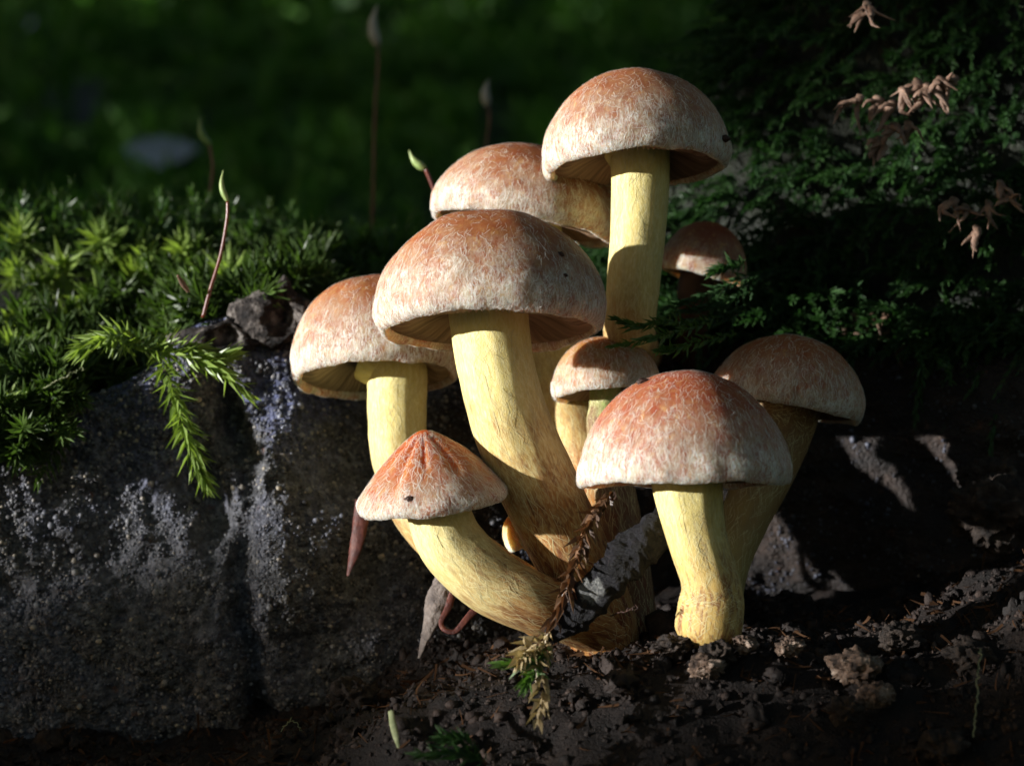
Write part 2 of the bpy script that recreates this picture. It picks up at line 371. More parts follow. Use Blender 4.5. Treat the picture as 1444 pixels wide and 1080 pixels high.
g = link('lichen_granules', make_mesh('lichen_granules', Vb, [Fb], {'tint': tint[ow]}), MAT['granule'], rotten_log); tag(g, kind='stuff')

# ---------------------------------------------------------------- soil and forest floor
def soil_z(x, y):
    base = np.interp(x, [-12, -7, -4, -2.6, -1.3, 0.5, 2.2, 4.0, 5.4, 6.2, 7.4, 12], [-5.6, -5.3, -5.0, -4.7, -4.0, -3.75, -3.42, -3.4, -3.35, -3.1, -2.6, -2.0])
    s = np.stack([x, y, 0 * x], -1)
    near = np.clip(-3.0 - y, 0, None)
    z = base - 0.95 * near + 0.05 * np.clip(y, -2.9, 3)
    return z + 0.30 * fbm(s * 0.8, 3, 51) + 0.17 * fbm(s * 2.4, 4, 52) + 0.07 * np.abs(fbm(s * 6, 3, 53))
sx, sy = np.meshgrid(np.linspace(-12, 12, 400), np.linspace(-9, 4, 220))
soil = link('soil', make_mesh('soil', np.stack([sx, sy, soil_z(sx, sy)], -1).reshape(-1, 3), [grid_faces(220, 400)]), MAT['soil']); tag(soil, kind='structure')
_sz = soil_z(sx, sy); _sp = np.stack([722 + sx / (DCAM + sy) * DCAM * 100, 540 - _sz / (DCAM + sy) * DCAM * 100], -1)
def soil_hit(px, py, rad=9):
    d = (np.abs(_sp[..., 0] - px) < rad) & (np.abs(_sp[..., 1] - py) < rad)
    return float(sy[d].min()) if d.any() else -3.0
r2 = np.random.default_rng(12)
def crumbs(n, mu, sg, lo, hi, sub_, rough, squash):
    x = r2.uniform(-8, 8, n); y = r2.uniform(-7, 1.5, n); z = soil_z(x, y); R = np.clip(r2.lognormal(mu, sg, n), lo, hi)
    V, F, ow = blobs(np.stack([x, y, z + R * 0.1], -1), R, sub_, rough, squash, r2)
    return V, F, r2.random(n)[ow]
cA = crumbs(13000, -3.7, 0.55, 0.010, 0.09, 0, 0.35, 0.5)
cB = crumbs(500, -2.7, 0.45, 0.04, 0.20, 2, 0.0, 0.5)
q = cB[0]; o_ = 0.17 * np.stack([fbm(q * 8, 4, 71, 0.7), fbm(q * 8 + 31, 4, 72, 0.7), fbm(q * 8 + 77, 4, 73, 0.7)], -1); cB = (q + o_, cB[1], cB[2])
Vb = np.vstack([cA[0], cB[0]]); Fb = np.vstack([cA[1], cB[1] + len(cA[0])]); tb = np.concatenate([cA[2], cB[2] * 0.6])
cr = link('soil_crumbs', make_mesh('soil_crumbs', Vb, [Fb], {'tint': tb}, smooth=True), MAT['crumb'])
tag(cr, 'dark brown crumbs of soil and rotted wood covering the ground', 'soil crumbs', kind='stuff')

# broken needles, rootlets and bits of leaf lying in the crumbs
def litter(n, r):
    x = r.uniform(-7.5, 8, n); y = r.uniform(-6.5, 0.5, n); p = np.stack([x, y, soil_z(x, y) + 0.05], -1); k = 4
    d = nrm(r.normal(0, 1, (n, 3)) * [1, 0.8, 0.5]); L = r.uniform(0.08, 0.45, n); bend = r.normal(0, 0.25, (n, 3)); t = np.linspace(-0.5, 0.5, k)[None, :, None]
    Q = p[:, None] + L[:, None, None] * (d[:, None] * t + bend[:, None] * t * t); sd = nrm(np.cross(np.gradient(Q, axis=1), r.normal(0, 1, (n, 1, 3))))
    V, F, tn = ribbons(Q, sd, r.uniform(0.012, 0.05, n), r.random(n) ** 2); return V, F, tn
MAT['floor'] = simple('forest_floor', [(0.3, (0.006, 0.014, 0.005)), (0.5, (0.014, 0.036, 0.010)), (0.7, (0.03, 0.03, 0.012))], 0.05, 0.8, 0.5, 0.4, 1.5)
MAT['litter'] = fibre_material('litter', (0.075, 0.04, 0.022), 0.1)
_V, _F, _t = litter(1600, np.random.default_rng(88))
lt = link('soil_litter', make_mesh('soil_litter', _V, [_F], {'tint': _t}), MAT['litter']); tag(lt, 'broken brown needles and rootlets scattered in the dark soil', 'litter', kind='stuff')
def floor_z(x, y):
    s = np.stack([x, y, 0 * x], -1)
    rise = np.interp(y, [-3000, 14, 30, 60, 150, 250, 600, 3000], [-9.5, -9.5, -6.0, 4.0, 22.0, 52.0, 160.0, 700.0])
    return rise + np.clip(np.abs(y) / 40, 0.3, 4) * 1.2 * fbm(s * 0.06, 4, 61) + np.clip((np.abs(y) + np.abs(x) * 0.3) / 30, 0.2, 3) * 0.6 * fbm(s * 0.2, 3, 62)
fy = np.concatenate([-np.geomspace(2500, 10, 26), np.linspace(-8, 300, 170), np.geomspace(306, 3000, 26)])
fx = np.concatenate([-np.geomspace(2500, 124, 22), np.linspace(-120, 120, 150), np.geomspace(124, 2500, 22)])
FX, FY = np.meshgrid(fx, fy); FZ = floor_z(FX, FY)
fl = link('forest_floor', make_mesh('forest_floor', np.stack([FX, FY, FZ], -1).reshape(-1, 3), [grid_faces(len(fy), len(fx))]), MAT['floor']); tag(fl, kind='structure')

# ---------------------------------------------------------------- mushrooms
PROFILE = {   # (radius / R, height / H), apex to the inside of the rolled rim
    'dome':  [(0, 1.0), (0.16, 0.992), (0.34, 0.955), (0.53, 0.875), (0.70, 0.755), (0.84, 0.60), (0.94, 0.43), (0.988, 0.28), (1.0, 0.17), (0.988, 0.075), (0.955, 0.01), (0.915, -0.01), (0.88, 0.015), (0.85, 0.08)],
    'half':  [(0, 1.0), (0.16, 0.988), (0.34, 0.94), (0.53, 0.845), (0.70, 0.71), (0.84, 0.545), (0.94, 0.365), (0.988, 0.21), (1.0, 0.11), (0.99, 0.03), (0.96, -0.01), (0.925, 0.0), (0.90, 0.03), (0.87, 0.08)],
    'bell':  [(0, 1.0), (0.07, 0.985), (0.17, 0.93), (0.33, 0.82), (0.52, 0.67), (0.70, 0.50), (0.85, 0.33), (0.95, 0.19), (1.0, 0.09), (0.995, 0.02), (0.965, -0.02), (0.93, -0.01), (0.90, 0.03), (0.87, 0.08)],
}
def rot(roll, pitch):
    r, p = math.radians(roll), math.radians(pitch)     # roll: top to the right; pitch: top away from the viewer
    Ry = np.array([[math.cos(r), 0, math.sin(r)], [0, 1, 0], [-math.sin(r), 0, math.cos(r)]])
    Rx = np.array([[1, 0, 0], [0, math.cos(p), math.sin(p)], [0, -math.sin(p), math.cos(p)]])
    return Ry @ Rx

SUNNY = []            # spots kept clear of blocker leaves so the sun reaches them
class CapSurface:
    def __init__(s, C, R, H, M, shape, seed, creases=(), lump=0.02):
        s.C, s.R, s.H, s.M, s.seed, s.creases, s.lump = C, R, H, M, seed, creases, lump
        q = catmull(np.array([(a, b, 0) for a, b in PROFILE[shape]]), 400)
        d = np.concatenate([[0], np.cumsum(np.linalg.norm(np.diff(q[:, :2] * [R, H], axis=0), axis=1))])
        s.rim = d[np.argmin(q[:, 1])]; s.len = d[-1]; s.d, s.q = d, q
    def crease(s, th, u):
        c = 0 * th
        for a, wd, u0, u1 in s.creases:
            da = (th - a + np.pi) % (2 * np.pi) - np.pi
            c = c + np.exp(-(da / wd) ** 2) * ss(0.0, u0, u) * (1 - ss(u1, u1 + 0.2, u))
        return c
    def pos(s, th, u, lift=0.0):
        """u: 0 apex, 1 rim edge, a little over 1 is the inside of the rim"""
        dd = np.clip(u, 0, s.len / s.rim) * s.rim
        r = np.interp(dd, s.d, s.q[:, 0]); z = np.interp(dd, s.d, s.q[:, 1])
        U = np.stack([r * np.cos(th), r * np.sin(th), z], -1)
        k = 1 + s.lump * fbm(U * 1.6 + s.seed * 3.1, 3, s.seed) + 0.012 * np.sin(3 * th + s.seed) * r + 0.022 * noise(U * 7 + s.seed, s.seed + 5) * ss(0.7, 1.0, u)
        k = k - 0.05 * s.crease(th, u)
        L = U * k[..., None] * np.array([s.R, s.R, s.H]) 
        L[..., 2] += s.R * 0.055 * fbm(np.stack([2.2 * np.cos(th), 2.2 * np.sin(th), 0 * th + s.seed], -1), 4, s.seed + 9) * ss(0.55, 1.0, u)
        if np.any(lift):
            n = nrm(np.stack([r * np.cos(th) / s.R, r * np.sin(th) / s.R, (z - 0.1) / s.H * 1.0], -1)); L = L + n * np.asarray(lift)[..., None]
        return s.C + L @ s.M.T

def silk(cs, count, seed):
    r = np.random.default_rng(seed); k = 4
    u = 1 - r.random(count) ** 2.3 * 0.95; n2 = count // 5
    u[:n2] = r.uniform(0.93, 1.05, n2)                         # fringe along the rim
    th = r.uniform(0, 2 * np.pi, count)
    L = r.uniform(0.05, 0.2, count); L[:n2] = r.uniform(0.04, 0.12, n2)
    a = r.normal(0, 1.0, count) * np.interp(u, [0, 0.3, 0.6, 1], [0.8, 0.5, 0.28, 0.26]); a += (r.random(count) < 0.10) * r.normal(0, 1.2, count)
    t = np.linspace(0, 1, k)[None]; wig = r.normal(0, 0.35, (count, 1)) * t + r.normal(0, 0.12, (count, k))
    rr = np.maximum(np.interp(np.clip(u, 0, 1), cs.d / cs.rim, cs.q[:, 0]), 0.12) * cs.R
    uu = u[:, None] + L[:, None] * t * np.cos(a[:, None] + wig) / cs.rim
    tt = th[:, None] + L[:, None] * t * np.sin(a[:, None] + wig) / rr[:, None]
    lift = 0.004 + r.uniform(0.001, 0.009, (count, 1)) * np.sin(t * np.pi * 0.9) + (np.arange(count) < n2)[:, None] * 0.025 * t * r.random((count, 1))
    uu = np.abs(uu)
    Q = cs.pos(tt, np.minimum(uu, 1.06), lift)
    Tn = nrm(np.gradient(Q, axis=1)); axis = cs.M @ np.array([0, 0, 1.0])
    nn = nrm(Q - (cs.C + axis * cs.H * 0.1)); side = nrm(np.cross(Tn, nn))
    V, F, tn = ribbons(Q, side, r.uniform(0.004, 0.0085, count), r.random(count) ** 0.8)
    return V, F, tn

def mushroom(label, cap, stem, seed, shape='dome', group='mushrooms growing in one cluster', creases=(), lump=0.035, fibres=4200, cap_kw=None, stem_kw=None, gill=(0.40, 0.27, 0.17), sunny=11):
    px, py, Rp, Hp, y, roll, pitch = cap
    k = sc_at(y); R, H = Rp * k, Hp * k; C = at(px, py, y); M = rot(roll, pitch); ax = M @ np.array([0, 0, 1.0])
    pts = [np.append(C + ax * 0.26 * H, stem[0][2] * 0.5 * sc_at(stem[0][3]))]
    for sx_, sy_, sw, syy in stem: pts.append(np.append(at(sx_, sy_, syy), sw * 0.5 * sc_at(syy)))
    pts = np.array(pts); base = pts[-1, :3].copy()
    root = empty('mushroom', base, label, 'mushroom', group)
    cs = CapSurface(C, R, H, M, shape, seed, creases, lump)
    SUNNY.append((*(C + ax * H * 0.4), R * 0.98))
    for q in catmull(pts, 12)[2:sunny]: SUNNY.append((*q[:3], q[3] + 0.12))
    # cap
    nu, nt = 76, 128; uu = np.concatenate([np.linspace(0.004, 1, nu), np.linspace(1.01, cs.len / cs.rim, 14)]); th = np.linspace(0, 2 * np.pi, nt, endpoint=False)
    U, TH = np.meshgrid(uu, th, indexing='ij'); V = cs.pos(TH, U).reshape(-1, 3)
    pol = np.stack([np.cos(TH), np.sin(TH), U * 1.5], -1).reshape(-1, 3) * np.array([R, R, R]) / 1.2
    hh = U.ravel(); cre = cs.crease(TH, U).ravel()
    V = np.vstack([V, cs.pos(np.array([0.0]), np.array([0.0]))]); kk = np.arange(nt)
    F = [grid_faces(len(uu), nt, True), np.stack([(kk + 1) % nt, kk, np.full(nt, len(V) - 1)], 1)]
    pol = np.vstack([pol, [[0, 0, 0]]]); hh = np.append(hh, 0); cre = np.append(cre, 0)
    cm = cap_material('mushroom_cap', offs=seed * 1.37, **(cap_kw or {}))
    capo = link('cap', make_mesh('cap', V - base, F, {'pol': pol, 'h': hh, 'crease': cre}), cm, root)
    if fibres:
        Vf, Ff, tn = silk(cs, fibres, seed + 100)
        fo = link('veil_fibres', make_mesh('veil_fibres', Vf - base, [Ff], {'tint': tn}), MAT['fibre'], capo); tag(fo, kind='stuff')
    # gills
    ng, nr = 84, 12; th = np.linspace(0, 2 * np.pi, ng * 4, endpoint=False); rr = np.linspace(0.915, 0.12, nr)
    TH, RR = np.meshgrid(th, rr); zig = np.abs(((np.arange(ng * 4) % 4) - 2)) / 2.0
    Z = (0.05 + 0.20 * ss(0.92, 0.35, RR)) * H - zig[None] * 0.085 * R * ss(0.93, 0.7, RR)
    L = np.stack([RR * R * np.cos(TH), RR * R * np.sin(TH), Z], -1)
    gm = Mat('gills'); gc = gm.ramp(gm.noise(gm.vmul(gm.attr('pol', True), (14, 14, 1.0)), 1.0, 3.0, 0.6), [(0.3, tuple(c * 0.6 for c in gill)), (0.7, tuple(min(1, c * 1.35) for c in gill))])
    d = gm.bsdf(Base_Color=gc, Roughness=0.7, Specular_IOR_Level=0.2); tr = gm.n('BsdfTranslucent', {'Color': gc}).outputs[0]
    mx = gm.n('MixShader', {0: 0.25}); gm.t.links.new(d, mx.inputs[1]); gm.t.links.new(tr, mx.inputs[2]); gmat = gm.end(mx.outputs[0])
    pg = np.stack([np.cos(TH), np.sin(TH), RR], -1).reshape(-1, 3)
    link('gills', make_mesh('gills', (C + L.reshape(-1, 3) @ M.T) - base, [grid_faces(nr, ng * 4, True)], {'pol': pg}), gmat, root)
    # stem
    n = 90; cv = catmull(pts[:, :3], n); rad = np.interp(np.linspace(0, 1, n), np.linspace(0, 1, len(pts)), pts[:, 3])
    sk = np.ones(9) / 9; rad = np.convolve(np.pad(rad, 4, 'edge'), sk, 'valid')
    T = nrm(np.gradient(cv, axis=0)); tt = np.linspace(0, np.pi / 2 * 0.96, 11)[1:]; r0 = rad[-1]
    cv = np.vstack([cv, cv[-1] + T[-1] * (r0 * 0.75 * np.sin(tt))[:, None]]); rad = np.concatenate([rad, r0 * np.cos(tt)]); n = len(cv)
    seg = 52; T, A, B = frames(cv); th = np.linspace(0, 2 * np.pi, seg, endpoint=False)
    ln = np.concatenate([[0], np.cumsum(np.linalg.norm(np.diff(cv, axis=0), axis=1))])
    TH, S = np.meshgrid(th, ln)
    Pn = np.stack([np.cos(TH) * 2.2, np.sin(TH) * 2.2, S * 0.5 + seed * 2.3], -1)
    dr = 1 + 0.06 * fbm(Pn, 3, seed + 3) + 0.012 * noise(Pn * np.array([3.5, 3.5, 1.6]), seed + 4) + 0.010 * noise(np.stack([np.cos(TH) * 6, np.sin(TH) * 6, S * 5 + seed], -1), seed + 8)
    dr = dr * (1 + 0.12 * np.exp(-S / 0.35) )
    RR = rad[:, None] * dr
    V = cv[:, None] + RR[..., None] * (np.cos(TH)[..., None] * A[:, None] + np.sin(TH)[..., None] * B[:, None])
    pol = np.stack([np.cos(TH) * rad[:, None], np.sin(TH) * rad[:, None], S], -1).reshape(-1, 3)
    Vs = np.vstack([V.reshape(-1, 3), cv[-1] + T[-1] * rad[-1] * 0.35]); kk = np.arange(seg)
    F = [grid_faces(n, seg, True), np.stack([(n - 1) * seg + kk, (n - 1) * seg + (kk + 1) % seg, np.full(seg, n * seg)], 1)]
    pol = np.vstack([pol, pol[-1:]]); hh = np.append((S / ln[-1]).ravel(), 1.0)
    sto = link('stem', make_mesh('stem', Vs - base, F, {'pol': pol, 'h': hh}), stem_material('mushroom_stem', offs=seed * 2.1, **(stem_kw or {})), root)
    if fibres:
        r = np.random.default_rng(seed + 300); c = 1300; i = r.integers(2, n - 8, c); j = r.integers(0, seg, c); kq = 4
        ii = np.minimum(i[:, None] + np.arange(kq)[None] * r.integers(1, 3, (c, 1)), n - 1); jj = (j[:, None] + np.cumsum(r.integers(-1, 2, (c, kq)), 1)) % seg
        rd = nrm(V - cv[:, None]); Q = V[ii, jj] + rd[ii, jj] * (0.003 + r.uniform(0, 0.007, (c, 1, 1)) * np.linspace(0, 1, kq)[None, :, None])
        side = nrm(np.cross(nrm(np.gradient(Q, axis=1)), rd[ii, jj]))
        Vf, Ff, tn = ribbons(Q, side, r.uniform(0.003, 0.007, c), r.random(c))
        fo = link('stem_fibres', make_mesh('stem_fibres', Vf - base, [Ff], {'tint': tn}), MAT['fibre_y'], sto); tag(fo, kind='stuff')
    return root, cs

mushroom('tallest mushroom, domed pinkish tan cap on a straight yellow stem beside the dark moss',
         (896, 240, 134, 140, 0.0, -3, 9), [(902, 225, 80, 0.0), (901, 300, 79, 0.05), (894, 390, 74, 0.2), (888, 455, 72, 0.6), (890, 490, 74, 1.9), (896, 500, 76, 3.2)], 1, lump=0.03,
         cap_kw=dict(top=(0.310, 0.084, 0.029), mid=(0.344, 0.128, 0.061), frost=0.5), stem_kw=dict(rustiness=0.3), fibres=4200, gill=(0.36, 0.22, 0.15))
mushroom('broad tan mushroom half hidden behind the largest cap and left of the tallest one',
         (735, 322, 136, 118, 1.5, 9, 3), [(745, 345, 95, 1.6), (770, 430, 92, 1.8), (792, 540, 92, 1.9), (825, 660, 96, 1.3), (860, 780, 100, 0.2), (880, 890, 100, 0.1)], 2,
         cap_kw=dict(top=(0.318, 0.076, 0.022), mid=(0.344, 0.124, 0.050), frost=0.45), stem_kw=dict(rustiness=0.6), fibres=4200, sunny=6)
mushroom('largest mushroom in the middle with a domed rusty tan cap and thick curved stem',
         (691, 468, 164, 170, -1.7, 0, 9.5), [(690, 450, 104, -1.7), (700, 520, 106, -1.7), (722, 600, 112, -1.6), (757, 680, 114, -1.45), (800, 770, 110, -1.2), (838, 850, 104, -1.0), (852, 900, 100, -0.8)], 3,
         cap_kw=dict(top=(0.310, 0.072, 0.016), mid=(0.344, 0.116, 0.040), frost=0.45), stem_kw=dict(rustiness=1.0, reach=0.9), fibres=5600)
mushroom('leftmost mushroom with a cream rimmed cap, tucked under the edge of the largest cap',
         (531, 535, 120, 150, 1.0, -3, 14), [(558, 520, 84, 1.0), (560, 580, 82, 0.85), (566, 650, 80, 0.5), (600, 730, 80, 0.2), (680, 800, 82, -0.2), (770, 860, 84, -0.5)], 4,
         cap_kw=dict(top=(0.318, 0.076, 0.022), mid=(0.370, 0.132, 0.047), frost=0.5, bias=0.06), fibres=3800, gill=(0.46, 0.36, 0.24), sunny=6)
mushroom('small bell capped mushroom with orange creases on a stem that bends to the right',
         (611, 708, 107, 104, -1.75, -8, -8), [(618, 720, 84, -1.75), (638, 768, 92, -1.75), (690, 818, 92, -1.75), (750, 848, 86, -1.7), (810, 868, 82, -1.4), (850, 885, 80, -1.0)], 5, shape='bell',
         creases=((-2.15, 0.10, 0.25, 0.7), (-1.0, 0.12, 0.2, 0.5), (-2.75, 0.12, 0.2, 0.45), (-1.6, 0.07, 0.2, 0.4)), lump=0.03,
         cap_kw=dict(top=(0.361, 0.064, 0.009), mid=(0.378, 0.112, 0.029), frost=0.45, bias=-0.02), stem_kw=dict(rustiness=0.9, top=(0.62, 0.54, 0.22)), fibres=4200)
mushroom('front right mushroom with a reddish half domed cap and a swollen scaly stem base',
         (967, 682, 150, 160, -2.8, 0, 4.5), [(970, 690, 96, -2.8), (981, 750, 84, -2.8), (1000, 812, 80, -2.75), (1004, 846, 92, -2.7), (1000, 882, 96, -2.7)], 6, shape='half',
         cap_kw=dict(top=(0.327, 0.048, 0.014), mid=(0.344, 0.096, 0.036), frost=0.5), stem_kw=dict(rustiness=0.8, low=(0.46, 0.30, 0.085)), fibres=5600)
mushroom('rightmost mushroom, tan cap behind the front one against the dark log hollow',
         (1107, 580, 110, 108, 0.6, 9, 5), [(1098, 600, 100, 0.6), (1080, 660, 84, 0.4), (1050, 730, 70, 0.2), (1022, 800, 66, 0.0), (1005, 890, 70, 0.0)], 7,
         cap_kw=dict(top=(0.327, 0.080, 0.025), mid=(0.344, 0.120, 0.047), frost=0.5), stem_kw=dict(top=(0.14, 0.06, 0.025), low=(0.50, 0.40, 0.14), rustiness=0.1, pale=(0.30, 0.2, 0.08), reach=1.4), fibres=3200, gill=(0.22, 0.12, 0.07))  # dark stem top: partly its own brown, partly shadow put into the colour
mushroom('small orange capped mushroom with a short greenish stem under the moss sprig',
         (855, 558, 77, 84, 0.8, -4, 9), [(852, 572, 40, 0.8), (852, 610, 48, 0.6), (868, 700, 58, 0.1), (885, 800, 64, -0.2), (895, 905, 70, -0.3)], 8,
         cap_kw=dict(top=(0.378, 0.112, 0.022), mid=(0.413, 0.208, 0.079), frost=0.45), stem_kw=dict(top=(0.42, 0.55, 0.16), low=(0.16, 0.085, 0.05), rustiness=0.9, reach=0.3, pale=(0.30, 0.24, 0.10)), fibres=2000, sunny=4)
mushroom('blurred dull red mushroom cap in shade behind the tallest stem',
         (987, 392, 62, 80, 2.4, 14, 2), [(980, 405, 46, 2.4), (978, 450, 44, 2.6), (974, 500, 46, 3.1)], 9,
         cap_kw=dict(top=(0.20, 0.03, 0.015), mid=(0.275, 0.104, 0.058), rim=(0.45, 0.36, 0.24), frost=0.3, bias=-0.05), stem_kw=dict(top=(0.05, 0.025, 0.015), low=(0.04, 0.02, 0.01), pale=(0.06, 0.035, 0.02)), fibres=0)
mushroom('tiny pale button mushroom peeping out behind the thick curved stem',
         (744, 764, 30, 46, -0.8, -28, -8), [(760, 770, 28, -0.7), (800, 790, 28, -0.4), (835, 820, 30, -0.3)], 10,
         cap_kw=dict(top=(0.55, 0.36, 0.16), mid=(0.66, 0.52, 0.28), rim=(0.74, 0.66, 0.42), frost=0.3), fibres=300)

# ---------------------------------------------------------------- moss
def leaf_mesh(P, D, Nn, L, W, tint, curl):
    """keeled pointed leaves, four triangles each"""
    S = nrm(np.cross(D, Nn)); L = L[:, None]; W = W[:, None]; n = len(P)
    b = P; l = P + D * L * 0.36 + S * W * 0.5 + Nn * W * 0.12; r_ = P + D * L * 0.36 - S * W * 0.5 + Nn * W * 0.12
    k = P + D * L * 0.42 - Nn * W * 0.22; t = P + D * L + Nn * L * curl[:, None]
    V = np.stack([b, l, r_, k, t], 1).reshape(-1, 3); o = (np.arange(n) * 5)[:, None]
    F = np.concatenate([o + [[0, 1, 3]], o + [[0, 3, 2]], o + [[3, 1, 4]], o + [[3, 4, 2]]])
    return V, F, np.repeat(tint, 5), np.tile([0, 0.35, 0.35, 0.3, 1.0], n)
def shoot_leaves(AX, TG, n, leafL, leafW, sp0, sp1, r, tmean=0.5, tvar=0.3, curl=-0.10, flat=None):
    """AX, TG: m x n points and tangents along m shoots; one leaf at each point"""
    m = AX.shape[0]; t = np.linspace(0, 1, n)[None]
    rv = nrm(r.normal(0, 1, (m, 1, 3))); A = nrm(np.cross(TG, np.broadcast_to(rv, TG.shape))); B = np.cross(TG, A)
    ph = np.arange(n)[None] * 2.39996 + r.uniform(0, 6.28, (m, 1)) + r.normal(0, 0.25, (m, n))
    rad = np.cos(ph)[..., None] * A + np.sin(ph)[..., None] * B
    sp = np.radians(sp0 + (sp1 - sp0) * t + r.normal(0, 14, (m, n)))[..., None]
    D = nrm(np.cos(sp) * TG + np.sin(sp) * rad); Nn = nrm(-np.sin(sp) * TG + np.cos(sp) * rad)
    ll = np.asarray(leafL).reshape(-1, 1) * (0.55 + 0.45 * np.sin(np.pi * (0.12 + 0.75 * t))) * r.uniform(0.75, 1.2, (m, n))
    ti = np.clip(tmean + r.normal(0, tvar, (m, 1)) + r.normal(0, 0.15, (m, n)) + 0.35 * (t - 0.5), 0, 1)
    return leaf_mesh(AX.reshape(-1, 3), D.reshape(-1, 3), Nn.reshape(-1, 3), ll.ravel(), ll.ravel() * leafW, ti.ravel(), (curl + r.normal(0, 0.08, (m, n))).ravel())
def shoots(P, D, L, n, leafL, leafW=0.30, sp0=75, sp1=28, droop=0.25, r=rng, **kw):
    t = np.linspace(0.08, 1, n)[None, :, None]; P = P[:, None]; D = nrm(D)[:, None]; L = np.asarray(L)[:, None, None]
    side = nrm(r.normal(0, 1, P.shape)) * 0.22 + np.array([0, 0, -1.0]) * droop
    AX = P + L * (D * t + side * t * t); TG = nrm(D + 2 * side * t)
    return shoot_leaves(AX, TG, n, leafL, leafW, sp0, sp1, r, **kw)
def sprig(path, n, leafL, leafW, sp0, sp1, r, **kw):
    C = catmull(path, n); return shoot_leaves(C[None], nrm(np.gradient(C, axis=0))[None], n, [leafL], leafW, sp0, sp1, r, **kw)
def moss_obj(name, parts, mat, base=None, parent=None):
    Vs, Fs, ti, tp, o = [], [], [], [], 0
    for V, F, a, b in parts: Vs.append(V); Fs.append(F + o); ti.append(a); tp.append(b); o += len(V)
    V = np.vstack(Vs)
    if base is not None: V = V - base
    return link(name, make_mesh(name, V, [np.vstack(Fs)], {'tint': np.concatenate(ti), 'tip': np.concatenate(tp)}, smooth=False), mat, parent, base if parent is None else None)
_pix = np.stack([722 + LP[..., 0] / (DCAM + LP[..., 1]) * DCAM * 100, 540 - LP[..., 2] / (DCAM + LP[..., 1]) * DCAM * 100], -1)
def hit(px, py, rad=7):
    """nearest point of the log seen at this pixel"""
    d = (np.abs(_pix[..., 0] - px) < rad) & (np.abs(_pix[..., 1] - py) < rad)
    return LP[..., 1][d].min() if d.any() else 1.5

r3 = np.random.default_rng(21)
# left cushion, close to the lens
def scatter(n, x0, x1, v0, v1, r, pw=1.0):
    x = r.uniform(x0, x1, n); v = v0 + (v1 - v0) * r.random(n) ** pw; return log_point(x, v), log_normal(x, np.clip(v, 0.05, 1.95)), x, v
P, Nm, x, v = scatter(430, -8.2, -3.0, 0.985, 1.55, r3, 1.2)
k = (x < -4.2 + 0.8 * r3.normal(0, 1, len(x))) | (v > 1.12); P, Nm, x, v = P[k], Nm[k], x[k], v[k]
D = np.array([0.12, -0.45, 0.75]) + r3.normal(0, 0.42, P.shape)
P2, N2, x2, v2 = scatter(60, -8.4, -6.4, 0.91, 0.99, r3); P = np.vstack([P, P2]); D = np.vstack([D, np.array([0.1, -0.8, 0.1]) + r3.normal(0, 0.35, P2.shape)])
cl = fbm(P * 1.3, 3, 95) > -0.12; P, D = P[cl], D[cl]
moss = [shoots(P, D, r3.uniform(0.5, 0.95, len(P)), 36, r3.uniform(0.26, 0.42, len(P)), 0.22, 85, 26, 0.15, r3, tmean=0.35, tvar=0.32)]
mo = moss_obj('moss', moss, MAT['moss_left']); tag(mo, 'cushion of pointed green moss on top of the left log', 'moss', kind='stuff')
# ridge behind, out of focus
P, Nm, x, v = scatter(1200, -9, 3.2, 1.45, 2.0, r3, 0.9)
D = np.array([0.0, -0.25, 0.9]) + r3.normal(0, 0.4, P.shape)
m2 = [shoots(P, D, r3.uniform(0.6, 1.3, len(P)), 24, r3.uniform(0.22, 0.34, len(P)), 0.32, 75, 25, 0.2, r3, tmean=0.45, tvar=0.35)]
mo = moss_obj('moss', m2, MAT['moss_mid']); tag(mo, 'blurred green moss along the ridge behind the mushrooms', 'moss', kind='stuff')
# feathery moss on the right bank
P, Nm, x, v = scatter(2700, 1.2, 8.4, 0.985, 1.72, r3, 0.8)
hole = fbm(P * 0.55, 2, 91); k = hole > -0.5; P, Nm, x, v = P[k], Nm[k], x[k], v[k]
D = Nm * 0.8 + np.array([-0.55, -0.45, 0.05]) + r3.normal(0, 0.38, P.shape)
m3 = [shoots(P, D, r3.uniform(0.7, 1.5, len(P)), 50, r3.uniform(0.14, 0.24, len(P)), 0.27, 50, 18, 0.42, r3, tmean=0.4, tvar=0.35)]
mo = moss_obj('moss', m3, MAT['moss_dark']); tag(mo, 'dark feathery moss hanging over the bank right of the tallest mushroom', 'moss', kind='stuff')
# undergrowth far behind on the slope
n = 2600; y = 50 + 240 * r3.random(n) ** 1.3; x = r3.uniform(-1, 1, n) * (14 + y * 0.42); P = np.stack([x, y, floor_z(x, y)], -1)
D = np.array([0, -0.3, 0.9]) + r3.normal(0, 0.45, P.shape)
m4 = [shoots(P, D, r3.uniform(1.5, 4.0, n) * (0.7 + y / 60), 16, r3.uniform(0.6, 1.1, n) * (0.7 + y / 60), 0.4, 70, 30, 0.3, r3, tmean=0.5, tvar=0.4)]
mo = moss_obj('undergrowth', m4, MAT['undergrowth']); tag(mo, 'low green undergrowth blurred across the slope far behind', 'undergrowth', kind='stuff')

